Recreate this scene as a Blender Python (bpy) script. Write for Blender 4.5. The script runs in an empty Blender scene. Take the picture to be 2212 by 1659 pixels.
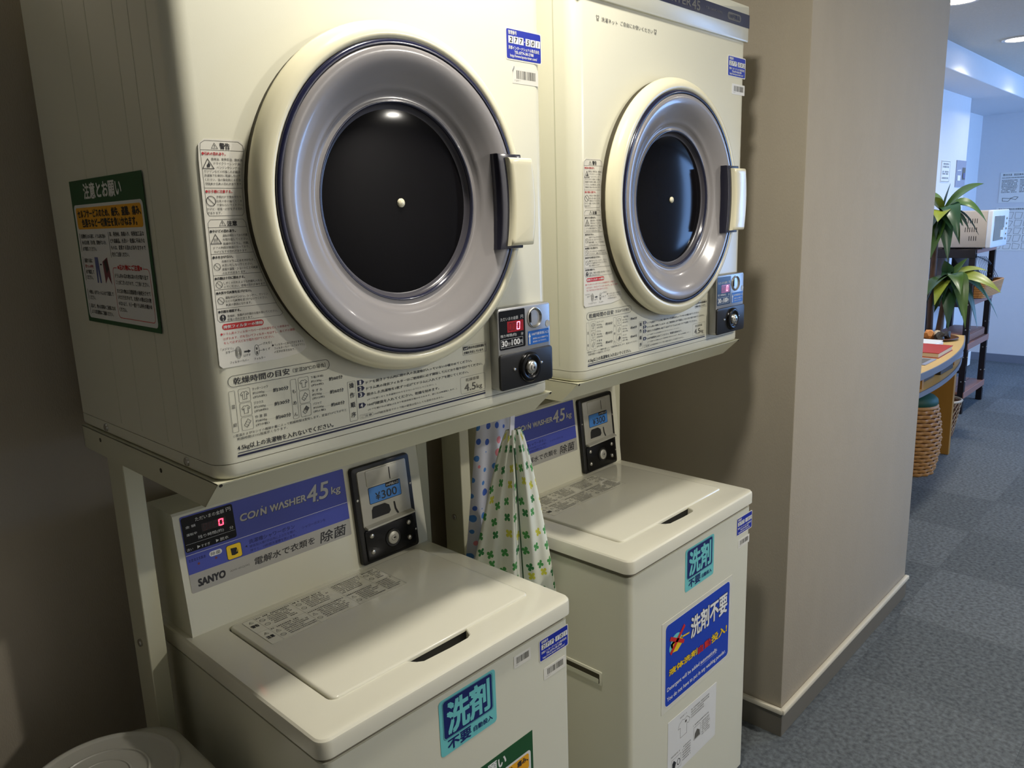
import bpy, bmesh, math, random
from mathutils import Vector, Matrix
from mathutils.geometry import tessellate_polygon
random.seed(7)
scene = bpy.context.scene
COL = scene.collection
PI = math.pi

# ------------------------------------------------------------------ camera
cam = bpy.data.cameras.new('camera')
cam.sensor_width = 36.0
cam.lens = 36.0 * 1669.48 / 2212.0
cam.clip_start = 0.02
cam_ob = bpy.data.objects.new('camera', cam)
COL.objects.link(cam_ob)
yaw, pit, rol = 0.80868, -0.21137, -0.03307
fwd = Vector((math.sin(yaw) * math.cos(pit), math.cos(yaw) * math.cos(pit), math.sin(pit)))
rgt = Vector((math.cos(yaw), -math.sin(yaw), 0))
upv = rgt.cross(fwd)
R_ = rgt * math.cos(rol) + upv * math.sin(rol)
U_ = upv * math.cos(rol) - rgt * math.sin(rol)
m3 = Matrix((R_, U_, -fwd)).transposed()
cam_ob.matrix_world = Matrix.Translation((-0.4212, -0.9233, 1.51)) @ m3.to_4x4()
scene.camera = cam_ob

# ------------------------------------------------------------------ world, lights, exposure
world = bpy.data.worlds.new('world')
scene.world = world
world.use_nodes = True
world.node_tree.nodes['Background'].inputs[0].default_value = (0.55, 0.72, 1.0, 1)
world.node_tree.nodes['Background'].inputs[1].default_value = 1.0
vs = scene.view_settings
vs.view_transform = 'Standard'
vs.look = 'None'
vs.gamma = 1.0
vs.use_curve_mapping = False
vs.exposure = 0.42
scene.cycles.use_denoising = True
scene.cycles.max_bounces = 9
scene.cycles.diffuse_bounces = 5
scene.cycles.adaptive_threshold = 0.025
scene.cycles.glossy_bounces = 4
scene.cycles.sample_clamp_indirect = 4.0


def area(name, loc, rot, sx, sy, power, color, shape='RECTANGLE', spread=PI):
    l = bpy.data.lights.new(name, 'AREA')
    l.shape = shape
    l.size = sx
    l.size_y = sy
    l.energy = power
    l.color = color
    l.spread = spread
    o = bpy.data.objects.new(name, l)
    COL.objects.link(o)
    o.location = loc
    o.rotation_euler = rot
    return o


# daylight through the hall window (wall_front, x 5.9..8.0)
area('window_daylight', (6.95, -2.63, 1.55), (-PI / 2, 0, PI), 2.1, 1.5, 84.0, (0.23, 0.47, 1.0))

# ------------------------------------------------------------------ materials
def lin(c):
    c = c / 255.0
    return c / 12.92 if c <= 0.04045 else ((c + 0.055) / 1.055) ** 2.4


def rgb(r, g, b):
    return (lin(r), lin(g), lin(b), 1.0)


MATS = {}


def mat(name, col, rough=0.5, metal=0.0, coat=0.0, noise=0.04, scale=30.0, bump=0.0, bscale=200.0, spec=0.5, emit=0.0, alpha=1.0, trans=0.0, stretch=None):
    m = bpy.data.materials.new(name)
    m.use_nodes = True
    nt = m.node_tree
    p = nt.nodes['Principled BSDF']
    p.inputs['Roughness'].default_value = rough
    p.inputs['Metallic'].default_value = metal
    p.inputs['Coat Weight'].default_value = coat
    p.inputs['Coat Roughness'].default_value = 0.05
    p.inputs['Specular IOR Level'].default_value = spec
    p.inputs['Alpha'].default_value = alpha
    p.inputs['Transmission Weight'].default_value = trans
    tc = nt.nodes.new('ShaderNodeTexCoord')
    src = tc.outputs['Object']
    if stretch:
        mp = nt.nodes.new('ShaderNodeMapping')
        mp.inputs['Scale'].default_value = stretch
        nt.links.new(src, mp.inputs[0])
        src = mp.outputs[0]
    if noise > 0:
        n = nt.nodes.new('ShaderNodeTexNoise')
        n.inputs['Scale'].default_value = scale
        n.inputs['Detail'].default_value = 4
        nt.links.new(src, n.inputs['Vector'])
        mx = nt.nodes.new('ShaderNodeMix')
        mx.data_type = 'RGBA'
        mx.inputs[6].default_value = tuple(max(0, c * (1 - noise)) for c in col[:3]) + (1,)
        mx.inputs[7].default_value = tuple(min(1, c * (1 + noise)) for c in col[:3]) + (1,)
        nt.links.new(n.outputs['Fac'], mx.inputs[0])
        nt.links.new(mx.outputs[2], p.inputs['Base Color'])
    else:
        p.inputs['Base Color'].default_value = col
    if bump > 0:
        n2 = nt.nodes.new('ShaderNodeTexNoise')
        n2.inputs['Scale'].default_value = bscale
        n2.inputs['Detail'].default_value = 3
        nt.links.new(src, n2.inputs['Vector'])
        b = nt.nodes.new('ShaderNodeBump')
        b.inputs['Strength'].default_value = bump
        b.inputs['Distance'].default_value = 0.002
        nt.links.new(n2.outputs['Fac'], b.inputs['Height'])
        nt.links.new(b.outputs[0], p.inputs['Normal'])
    if emit > 0:
        p.inputs['Emission Color'].default_value = col
        p.inputs['Emission Strength'].default_value = emit
    MATS[name] = m
    return m


mat('cream', rgb(222, 220, 199), 0.28, noise=0.015, scale=6, bump=0.02, bscale=500)
mat('cream_side', rgb(214, 214, 192), 0.35, noise=0.015, scale=6, bump=0.02, bscale=500)
mat('cream_gloss', rgb(230, 227, 208), 0.14, noise=0.012, scale=5)
mat('ring_cream', rgb(240, 234, 202), 0.2, noise=0.012, scale=8)
mat('stand_cream', rgb(206, 204, 178), 0.38, noise=0.03, scale=9, bump=0.03)
mat('gap_dark', rgb(62, 56, 38), 0.6)
mat('gap_shade', rgb(122, 116, 98), 0.6)  # cream darkened to its tone in shadow
mat('navy', rgb(24, 27, 58), 0.2, coat=0.5)
mat('bowl_grey', rgb(150, 146, 145), 0.2, coat=0.3, noise=0.04, scale=4)
mat('bowl_lip', rgb(44, 46, 66), 0.15, coat=0.6)
mat('rim_grey', rgb(78, 76, 82), 0.25)
mat('window_dark', rgb(20, 19, 21), 0.1, noise=0.15, scale=12, spec=0.08)
mat('mount_dark', rgb(44, 44, 56), 0.18, coat=0.5)
mat('silver', rgb(168, 168, 166), 0.32, metal=0.75, noise=0.03, scale=40)
mat('steel', rgb(196, 194, 186), 0.25, metal=0.9)
mat('plate_silver', rgb(186, 184, 172), 0.4, metal=0.35, noise=0.03)
mat('black_plastic', rgb(20, 20, 20), 0.38, bump=0.05, bscale=700)
mat('black_gloss', rgb(12, 12, 13), 0.22, spec=0.25)
mat('black', rgb(10, 10, 10), 0.6)
mat('ink', rgb(42, 42, 44), 0.6, noise=0)
mat('ink_soft', rgb(96, 94, 86), 0.6, noise=0)
mat('ink_silver', rgb(196, 194, 186), 0.4, noise=0)
mat('ink_navy', rgb(24, 26, 58), 0.5, noise=0)
mat('ink_red', rgb(196, 40, 52), 0.5, noise=0)
mat('ink_white', rgb(235, 235, 230), 0.5, noise=0)
mat('ink_blue_dark', rgb(34, 40, 104), 0.5, noise=0)
mat('label_white', rgb(232, 229, 216), 0.3, noise=0.01)
mat('paper_white', rgb(226, 226, 222), 0.55, noise=0.02)
mat('sticker_blue', rgb(22, 44, 168), 0.25, noise=0.02)
mat('panel_blue', rgb(70, 82, 176), 0.3, noise=0.02)
mat('panel_grey', rgb(176, 174, 166), 0.35, metal=0.2, noise=0.02)
mat('lcd_blue', rgb(70, 132, 206), 0.3, noise=0.03)
mat('coin_blue', rgb(20, 96, 184), 0.35, noise=0.02)
mat('teal', rgb(116, 204, 203), 0.3, noise=0.02)
mat('teal_navy', rgb(18, 34, 104), 0.3, noise=0.02)
mat('green', rgb(26, 84, 44), 0.35, noise=0.02)
mat('orange', rgb(240, 172, 28), 0.35, noise=0.02)
mat('yellow', rgb(246, 206, 20), 0.35, noise=0.02)
mat('poster_blue', rgb(16, 64, 186), 0.25, noise=0.02)
mat('laminate', rgb(222, 220, 204), 0.12, noise=0.01)
mat('red_print', rgb(206, 34, 36), 0.4, noise=0)
mat('denim', rgb(90, 100, 150), 0.5, noise=0)
mat('maroon', rgb(120, 60, 70), 0.5, noise=0)
mat('red_window', rgb(110, 6, 14), 0.2, noise=0, emit=0.7)
mat('led_back', rgb(26, 3, 6), 0.2, noise=0)
mat('led_dim', rgb(60, 4, 8), 0.2, noise=0)
mat('led_red', rgb(255, 40, 60), 0.3, noise=0, emit=7.0)
mat('led_pink', rgb(255, 120, 160), 0.3, noise=0, emit=4.0)
mat('bin_white', rgb(206, 204, 192), 0.3, noise=0.02, bump=0.03)
mat('wallpaper', rgb(172, 163, 146), 0.8, noise=0.05, scale=14, bump=0.35, bscale=420, stretch=(1, 1, 0.35))
mat('wall_white', rgb(214, 214, 216), 0.8, noise=0.02, bump=0.15, bscale=300)
mat('ceiling_tile', rgb(196, 194, 186), 0.9, noise=0.1, scale=90, bump=0.5, bscale=120)
mat('trim_white', rgb(214, 208, 190), 0.4, noise=0.05)
mat('vinyl_grey', rgb(112, 108, 98), 0.5, noise=0.04)
for i_, (a_, b_, c_) in enumerate([(99, 104, 107), (94, 99, 102), (103, 108, 111)]):
    mat('carpet_%d' % i_, rgb(a_, b_, c_), 0.95, noise=0.85, scale=70, bump=0.9, bscale=220, spec=0.1)
mat('carpet_back', rgb(60, 64, 68), 0.95)
mat('desk_wood', rgb(214, 178, 112), 0.4, noise=0.06, scale=20, stretch=(0.3, 3, 3))
mat('desk_panel', rgb(168, 122, 52), 0.45, noise=0.06, scale=20, stretch=(3, 3, 0.3))
mat('edge_grey', rgb(116, 122, 134), 0.45)
mat('rattan', rgb(176, 128, 70), 0.55, noise=0.25, scale=60)
mat('rattan_dark', rgb(90, 52, 24), 0.7)
mat('cushion_green', rgb(22, 74, 62), 0.6, noise=0.08, bump=0.2)
mat('wicker_pale', rgb(196, 176, 148), 0.6, noise=0.2, scale=80)
mat('wicker_brown', rgb(120, 84, 60), 0.7)
mat('shelf_black', rgb(30, 22, 22), 0.4)
mat('shelf_wood', rgb(150, 106, 92), 0.5, noise=0.1, scale=30, stretch=(0.4, 5, 5))
mat('mw_beige', rgb(196, 184, 172), 0.4)
mat('mw_white', rgb(232, 234, 238), 0.3)
mat('mw_glass', rgb(120, 118, 104), 0.1)
mat('leaf', rgb(64, 94, 34), 0.35, noise=0.5, scale=9)
mat('leaf_yellow', rgb(134, 146, 54), 0.35, noise=0.35, scale=12)
mat('leaf_dark', rgb(40, 74, 44), 0.35, noise=0.4, scale=9)
mat('bark', rgb(96, 70, 52), 0.8, noise=0.3, bump=0.4)
mat('pot_dark', rgb(44, 36, 32), 0.5)
mat('plate_brown', rgb(92, 56, 30), 0.4, noise=0.15)
mat('shell_orange', rgb(214, 140, 70), 0.5, noise=0.3)
mat('stone_dark', rgb(48, 44, 40), 0.5)
mat('basket_tan', rgb(186, 130, 70), 0.6, noise=0.25, scale=70)
mat('book_red', rgb(176, 48, 40), 0.45)
mat('pages', rgb(214, 196, 160), 0.7)
mat('grey_sheet', rgb(140, 146, 164), 0.6)
mat('lamp_glow', rgb(255, 244, 226), 0.5, noise=0, emit=14.0)
mat('chrome_trim', rgb(220, 216, 208), 0.3, metal=0.4)
mat('window_frame', rgb(190, 190, 190), 0.4)
mat('glass', (0.9, 0.95, 1, 1), 0.0, noise=0, trans=1.0)
mat('strap_white', rgb(236, 234, 238), 0.6, noise=0.05)


def cloth_mat(name, base, spots, scale, petals):
    m = bpy.data.materials.new(name)
    m.use_nodes = True
    nt = m.node_tree
    N = nt.nodes.new
    L = nt.links.new
    p = nt.nodes['Principled BSDF']
    p.inputs['Roughness'].default_value = 0.75
    uv = N('ShaderNodeUVMap')
    sc_ = N('ShaderNodeVectorMath'); sc_.operation = 'SCALE'; sc_.inputs['Scale'].default_value = scale
    L(uv.outputs[0], sc_.inputs[0])
    v = N('ShaderNodeTexVoronoi'); v.voronoi_dimensions = '2D'; v.inputs['Scale'].default_value = 1.0
    v.inputs['Randomness'].default_value = 0.55
    L(sc_.outputs[0], v.inputs['Vector'])
    sub = N('ShaderNodeVectorMath'); sub.operation = 'SUBTRACT'
    L(sc_.outputs[0], sub.inputs[0]); L(v.outputs['Position'], sub.inputs[1])
    sep = N('ShaderNodeSeparateXYZ'); L(sub.outputs[0], sep.inputs[0])
    at = N('ShaderNodeMath'); at.operation = 'ARCTAN2'; L(sep.outputs[1], at.inputs[0]); L(sep.outputs[0], at.inputs[1])
    colsep = N('ShaderNodeSeparateColor'); L(v.outputs['Color'], colsep.inputs[0])
    mul = N('ShaderNodeMath'); mul.operation = 'MULTIPLY_ADD'; mul.inputs[1].default_value = petals / 2
    L(at.outputs[0], mul.inputs[0]); L(colsep.outputs[1], mul.inputs[2])
    sn = N('ShaderNodeMath'); sn.operation = 'SINE'; L(mul.outputs[0], sn.inputs[0])
    ab = N('ShaderNodeMath'); ab.operation = 'ABSOLUTE'; L(sn.outputs[0], ab.inputs[0])
    th = N('ShaderNodeMath'); th.operation = 'MULTIPLY_ADD'
    th.inputs[1].default_value = 0.25 if petals else 0.0
    th.inputs[2].default_value = 0.03 if petals else 0.0
    pw = N('ShaderNodeMath'); pw.operation = 'POWER'; pw.inputs[1].default_value = 0.45
    L(ab.outputs[0], pw.inputs[0]); L(pw.outputs[0], th.inputs[0])
    if not petals:
        th.inputs[1].default_value = 0.0
        sz = N('ShaderNodeMath'); sz.operation = 'MULTIPLY_ADD'; sz.inputs[1].default_value = 0.26; sz.inputs[2].default_value = 0.06
        L(colsep.outputs[2], sz.inputs[0]); L(sz.outputs[0], th.inputs[2])
    ln = N('ShaderNodeVectorMath'); ln.operation = 'LENGTH'; L(sub.outputs[0], ln.inputs[0])
    lt = N('ShaderNodeMath'); lt.operation = 'LESS_THAN'; L(ln.outputs['Value'], lt.inputs[0]); L(th.outputs[0], lt.inputs[1])
    ramp = N('ShaderNodeValToRGB'); ramp.color_ramp.interpolation = 'CONSTANT'
    el = ramp.color_ramp.elements
    el[0].position = 0.0; el[0].color = spots[0]
    el[1].position = 0.5; el[1].color = spots[1]
    if len(spots) > 2:
        e = el.new(0.78); e.color = spots[2]
    L(colsep.outputs[0], ramp.inputs[0])
    mx = N('ShaderNodeMix'); mx.data_type = 'RGBA'
    mx.inputs[6].default_value = base
    L(lt.outputs[0], mx.inputs[0]); L(ramp.outputs[0], mx.inputs[7])
    L(mx.outputs[2], p.inputs['Base Color'])
    MATS[name] = m


cloth_mat('cloth_clover', rgb(226, 230, 216), [rgb(70, 150, 76), rgb(44, 124, 64), rgb(206, 206, 70)], 26.0, 4)
cloth_mat('cloth_dots', rgb(206, 208, 222), [rgb(70, 130, 206), rgb(60, 96, 190), rgb(222, 136, 148)], 33.0, 0)

# ------------------------------------------------------------------ mesh helpers
class MB:
    """collects shapes; build() links them as one mesh object"""
    def __init__(self):
        self.v = []; self.f = []; self.m = []; self.mats = []
        self.uv = None

    def mi(self, name):
        if name not in self.mats:
            self.mats.append(name)
        return self.mats.index(name)

    def raw(self, verts, faces, m):
        o = len(self.v); k = self.mi(m)
        self.v.extend(Vector(p) for p in verts)
        for f in faces:
            self.f.append([i + o for i in f]); self.m.append(k)
        return self

    def bm(self, bm, m, mtx=None):
        if mtx is not None:
            bm.transform(mtx)
        bm.verts.ensure_lookup_table()
        bm.verts.index_update()
        self.raw([v.co.copy() for v in bm.verts], [[v.index for v in f.verts] for f in bm.faces], m)
        bm.free()
        return self

    def box(self, x0, x1, y0, y1, z0, z1, m, bev=0.0, seg=2, mtx=None):
        bm = bmesh.new()
        bmesh.ops.create_cube(bm, size=1)
        bm.transform(Matrix.Translation(((x0 + x1) / 2, (y0 + y1) / 2, (z0 + z1) / 2)) @ Matrix.Diagonal((x1 - x0, y1 - y0, z1 - z0, 1)))
        if bev > 0:
            bmesh.ops.bevel(bm, geom=bm.edges[:], offset=bev, segments=seg, affect='EDGES', profile=0.5, clamp_overlap=True)
        return self.bm(bm, m, mtx)

    def prism(self, poly, h0, h1, m, fr=None, bev=0.0, seg=2, capb=True):
        """poly in (u,v), extruded along n from h0 to h1; top edge (h1) rounded by bev"""
        fr = fr or (Vector((0, 0, 0)), Vector((1, 0, 0)), Vector((0, 1, 0)), Vector((0, 0, 1)))
        O, U, V, N = fr
        area2 = sum(poly[i][0] * poly[(i + 1) % len(poly)][1] - poly[(i + 1) % len(poly)][0] * poly[i][1] for i in range(len(poly)))
        if area2 < 0:
            poly = poly[::-1]
        n = len(poly)
        loops = [(poly, h0)]
        if bev > 0:
            loops.append((poly, h1 - bev if h1 > h0 else h1 + bev))
            for s in range(1, seg + 1):
                a = PI / 2 * s / seg
                loops.append((inset(poly, bev * (1 - math.cos(a))), (h1 - bev if h1 > h0 else h1 + bev) + (bev if h1 > h0 else -bev) * math.sin(a)))
        else:
            loops.append((poly, h1))
        vs_ = []
        for lp, h in loops:
            vs_ += [O + U * p[0] + V * p[1] + N * h for p in lp]
        fs = []
        for l in range(len(loops) - 1):
            for i in range(n):
                j = (i + 1) % n
                fs.append([l * n + i, l * n + j, (l + 1) * n + j, (l + 1) * n + i])
        e = (len(loops) - 1) * n
        fs.append([e + i for i in range(n)])
        if capb:
            fs.append([i for i in range(n)][::-1])
        return self.raw(vs_, fs, m)

    def lathe(self, prof, m, O=(0, 0, 0), A=(0, 0, 1), n=48, close=False):
        """prof: (radius, height along axis A)"""
        O = Vector(O); A = Vector(A).normalized()
        X = A.orthogonal().normalized(); Y = A.cross(X)
        vs_ = []; fs = []
        for r, h in prof:
            for i in range(n):
                t = 2 * PI * i / n
                vs_.append(O + A * h + (X * math.cos(t) + Y * math.sin(t)) * r)
        for l in range(len(prof) - 1):
            for i in range(n):
                j = (i + 1) % n
                fs.append([l * n + i, l * n + j, (l + 1) * n + j, (l + 1) * n + i])
        if close:
            fs.append([i for i in range(n)][::-1])
            e = (len(prof) - 1) * n
            fs.append([e + i for i in range(n)])
        return self.raw(vs_, fs, m)

    def tube(self, pts, r, m, n=8, r1=None, caps=True):
        pts = [Vector(p) for p in pts]
        vs_ = []; fs = []
        for k, p in enumerate(pts):
            d = (pts[min(k + 1, len(pts) - 1)] - pts[max(k - 1, 0)]).normalized()
            ref = Vector((0, 0, 1)) if abs(d.z) < 0.9 else Vector((0, 1, 0))
            X = d.cross(ref).normalized(); Y = d.cross(X)
            rr_ = r if r1 is None else r + (r1 - r) * k / (len(pts) - 1)
            for i in range(n):
                t = 2 * PI * i / n
                vs_.append(p + (X * math.cos(t) + Y * math.sin(t)) * rr_)
        for l in range(len(pts) - 1):
            for i in range(n):
                j = (i + 1) % n
                fs.append([l * n + i, l * n + j, (l + 1) * n + j, (l + 1) * n + i])
        if caps:
            fs.append([i for i in range(n)]); e = (len(pts) - 1) * n
            fs.append([e + i for i in range(n)])
        return self.raw(vs_, fs, m)

    def slab(self, outer, hole, z0, z1, m, cham=0.006, depth=0.02, hc=0.002):
        """plate in xy with a hole; rounded outer rim, hole walls going down by depth"""
        n = len(outer); k = len(hole)
        loops = [(outer, z0), (outer, z1 - cham)]
        for s in (1, 2, 3):
            a = PI / 2 * s / 3
            loops.append((inset(outer, cham * (1 - math.cos(a))), z1 - cham + cham * math.sin(a)))
        vs_ = []; fs = []
        for lp, h in loops:
            vs_ += [Vector((p[0], p[1], h)) for p in lp]
        for l in range(len(loops) - 1):
            for i in range(n):
                j = (i + 1) % n
                fs.append([l * n + i, l * n + j, (l + 1) * n + j, (l + 1) * n + i])
        e = (len(loops) - 1) * n
        b = len(vs_)
        big = inset(hole, -hc)
        for lp, h in ((big, z1), (hole, z1 - hc), (hole, z1 - depth)):
            vs_ += [Vector((p[0], p[1], h)) for p in lp]
        for l in range(2):
            for i in range(k):
                j = (i + 1) % k
                fs.append([b + l * k + j, b + l * k + i, b + (l + 1) * k + i, b + (l + 1) * k + j])
        out3 = [Vector((p[0], p[1], 0)) for p in loops[-1][0]]
        in3 = [Vector((p[0], p[1], 0)) for p in big]
        for t in tessellate_polygon([out3, in3[::-1]]):
            idx = [(e + i) if i < n else (b + (k - 1 - (i - n))) for i in t]
            a_, b_, c_ = (vs_[q] for q in idx)
            if (b_ - a_).cross(c_ - a_).z < 0:
                idx = idx[::-1]
            fs.append(idx)
        fs.append([b + 2 * k + i for i in range(k)])
        fs.append([i for i in range(n)][::-1])
        return self.raw(vs_, fs, m)

    def build(self, name, parent=None, smooth=True, angle=0.7, kind=None, label=None):
        me = bpy.data.meshes.new(name)
        me.from_pydata([tuple(v) for v in self.v], [], self.f)
        for mn in self.mats:
            me.materials.append(MATS[mn])
        me.polygons.foreach_set('material_index', self.m)
        if smooth:
            me.polygons.foreach_set('use_smooth', [True] * len(me.polygons))
            me.set_sharp_from_angle(angle=angle)
        if self.uv:
            ul = me.uv_layers.new(name='UVMap')
            for lp in me.loops:
                ul.data[lp.index].uv = self.uv[lp.vertex_index]
        me.update()
        o = bpy.data.objects.new(name, me)
        COL.objects.link(o)
        if parent:
            o.parent = parent
        if kind:
            o['kind'] = kind
        if label:
            o['label'] = label
        return o


def inset(poly, d):
    """move every edge of a counter-clockwise polygon inwards by d"""
    n = len(poly); out = []
    for i in range(n):
        p0 = Vector(poly[i - 1]); p1 = Vector(poly[i]); p2 = Vector(poly[(i + 1) % n])
        e1 = (p1 - p0); e2 = (p2 - p1)
        if e1.length < 1e-9: e1 = e2
        if e2.length < 1e-9: e2 = e1
        e1.normalize(); e2.normalize()
        n1 = Vector((-e1.y, e1.x)); n2 = Vector((-e2.y, e2.x))
        b = n1 + n2
        k = b.dot(b)
        b = b * (2 * d / k) if k > 0.3 else n1 * d
        out.append((p1.x + b.x, p1.y + b.y))
    return out


def rr(x0, x1, y0, y1, r, n=6, corners=(1, 1, 1, 1)):
    """rounded rectangle, counter-clockwise from lower left: corners LL, LR, UR, UL"""
    out = []
    for k, (cx, cy, a0) in enumerate(((x0, y0, PI), (x1, y0, 1.5 * PI), (x1, y1, 0), (x0, y1, 0.5 * PI))):
        if corners[k] and r > 0:
            ox = cx + (r if cx == x0 else -r); oy = cy + (r if cy == y0 else -r)
            for i in range(n + 1):
                a = a0 + PI / 2 * i / n
                out.append((ox + r * math.cos(a), oy + r * math.sin(a)))
        else:
            out.append((cx, cy))
    return out


def empty(name, loc, label, cat, group=None):
    o = bpy.data.objects.new(name, None)
    o.empty_display_size = 0.05
    COL.objects.link(o)
    o.location = loc
    return tag(o, label, cat, group)


def tag(o, label, cat, group=None):
    o['label'] = label
    o['category'] = cat
    if group:
        o['group'] = group
    return o


def copy_tree(o, parent=None, loc=None):
    c = o.copy()
    COL.objects.link(c)
    c.parent = parent
    if loc is not None:
        c.location = loc
    for ch in list(o.children):
        copy_tree(ch, c)
    return c


# ------------------------------------------------------------------ flat print
TXT = {}
_tc = bpy.data.curves.new('lettering_source', 'FONT')
_to = bpy.data.objects.new('lettering_source', _tc)


def glyphs(body, res, shear=0.0):
    key = (body, res, shear)
    if key not in TXT:
        _tc.body = body; _tc.size = 1.0; _tc.resolution_u = res; _tc.shear = shear; _tc.fill_mode = 'FRONT'
        me = bpy.data.meshes.new_from_object(_to)
        vs_ = [(v.co.x, v.co.y) for v in me.vertices]
        fs = [list(p.vertices) for p in me.polygons]
        bpy.data.meshes.remove(me)
        xs = [p[0] for p in vs_] or [0, 1]; ys = [p[1] for p in vs_] or [0, 1]
        TXT[key] = (vs_, fs, min(xs), max(xs), min(ys), max(ys))
    return TXT[key]


def frame(O, U, V, N):
    return (Vector(O), Vector(U), Vector(V), Vector(N))


class Print(MB):
    def __init__(self, fr, step=0.00022):
        super().__init__()
        self.fr = fr; self.step = step

    def P(self, u, v, l):
        O, U, V, N = self.fr
        return O + U * u + V * v + N * (self.step * l)

    def poly(self, pts, m, l=1):
        pts = list(pts)
        a2 = sum(pts[i][0] * pts[(i + 1) % len(pts)][1] - pts[(i + 1) % len(pts)][0] * pts[i][1] for i in range(len(pts)))
        if a2 < 0:
            pts = pts[::-1]
        return self.raw([self.P(u, v, l) for u, v in pts], [list(range(len(pts)))], m)

    def rect(self, u0, v0, u1, v1, m, l=1, r=0.0):
        return self.poly(rr(u0, u1, v0, v1, r, 5) if r else [(u0, v0), (u1, v0), (u1, v1), (u0, v1)], m, l)

    def outline(self, pts, w, m, l=1, closed=True):
        pts = list(pts)
        a2 = sum(pts[i][0] * pts[(i + 1) % len(pts)][1] - pts[(i + 1) % len(pts)][0] * pts[i][1] for i in range(len(pts)))
        if closed:
            if a2 < 0:
                pts = pts[::-1]
            q = inset(pts, w); n = len(pts)
            return self.raw([self.P(u, v, l) for u, v in pts + q], [[i, (i + 1) % n, n + (i + 1) % n, n + i] for i in range(n)], m)
        for a, b in zip(pts[:-1], pts[1:]):
            self.line(a, b, w, m, l)
        return self

    def line(self, a, b, w, m, l=1):
        a = Vector(a); b = Vector(b); d = (b - a)
        if d.length < 1e-9:
            return self
        d.normalize(); n = Vector((-d.y, d.x)) * (w / 2)
        return self.raw([self.P(*p, l) for p in (a - n, b - n, b + n, a + n)], [[0, 1, 2, 3]], m)

    def disc(self, u, v, ru, rv, m, l=1, n=24):
        return self.poly([(u + ru * math.cos(2 * PI * i / n), v + rv * math.sin(2 * PI * i / n)) for i in range(n)], m, l)

    def ring(self, u, v, ru, rv, w, m, l=1, n=24):
        return self.outline([(u + ru * math.cos(2 * PI * i / n), v + rv * math.sin(2 * PI * i / n)) for i in range(n)], w, m, l)

    def text(self, body, u0, v0, u1, v1, m, l=1, bold=0.0, res=2, shear=0.0):
        """lettering stretched to fill the box u0..u1, v0..v1"""
        vs_, fs, a, b, c, d = glyphs(body, res, shear)
        su = (u1 - u0) / max(b - a, 1e-6); sv = (v1 - v0) / max(d - c, 1e-6)
        sh = [(0, 0, 0)] if bold <= 0 else [(-bold, -bold, 0), (bold, -bold, 0.1), (-bold, bold, 0.2), (bold, bold, 0.3), (0, 0, 0.4)]
        for dx, dy, dl in sh:
            self.raw([self.P(u0 + (x - a) * su + dx, v0 + (y - c) * sv + dy, l + dl) for x, y in vs_], fs, m)
        return self

    def smudge(self, u0, v0, u1, v1, m, l=1, pitch=1.0):
        """one line of lettering too small to read: a row of separate little marks"""
        h = v1 - v0; u = u0
        while u < u1 - 0.3 * h:
            w = h * random.uniform(0.55, 0.9) * pitch
            if random.random() > 0.08:
                t = random.uniform(0.12, 0.3)
                self.rect(u, v0 + h * 0.0, min(u + w, u1), v0 + h * t, m, l)
                self.rect(u, v0 + h * 0.55, min(u + w, u1), v0 + h * (0.55 + t), m, l)
                self.rect(u + w * 0.4, v0, u + w * 0.6, v1, m, l)
            u += w + h * 0.16
        return self


def tri_warning(p, u0, v0, u1, v1, m, w, l=1, mark=True):
    c = (u0 + u1) / 2
    p.outline([(u0, v0), (u1, v0), (c, v1)], w, m, l)
    if mark:
        h = v1 - v0
        p.rect(c - w * 0.6, v0 + h * 0.34, c + w * 0.6, v0 + h * 0.68, m, l)
        p.disc(c, v0 + h * 0.22, w * 0.8, w * 0.8, m, l, 10)


def prohibit(p, u, v, r, m, w, l=1):
    p.ring(u, v, r, r, w, m, l, 28)
    k = r * 0.68
    p.line((u - k, v + k), (u + k, v - k), w, m, l)


def seven_seg_zero(p, u0, v0, u1, v1, w, m, l, lean=0.0):
    g = w * 0.25; vm = (v0 + v1) / 2
    def q(a, b):
        f = lambda t: (t[0] + lean * (t[1] - v0), t[1])
        p.line(f(a), f(b), w, m, l)
    q((u0 + w / 2, v0 + g), (u0 + w / 2, vm - g)); q((u0 + w / 2, vm + g), (u0 + w / 2, v1 - g))
    q((u1 - w / 2, v0 + g), (u1 - w / 2, vm - g)); q((u1 - w / 2, vm + g), (u1 - w / 2, v1 - g))
    q((u0 + w, v0 + w / 2), (u1 - w, v0 + w / 2)); q((u0 + w, v1 - w / 2), (u1 - w, v1 - w / 2))


def struct(o):
    o['kind'] = 'structure'
    return o


# ------------------------------------------------------------------ the room
PITCH = 0.7368
PX0, PX1, PYF = 1.5441, 2.656, -0.087
YB = 0.56
ZC = 2.45

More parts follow.
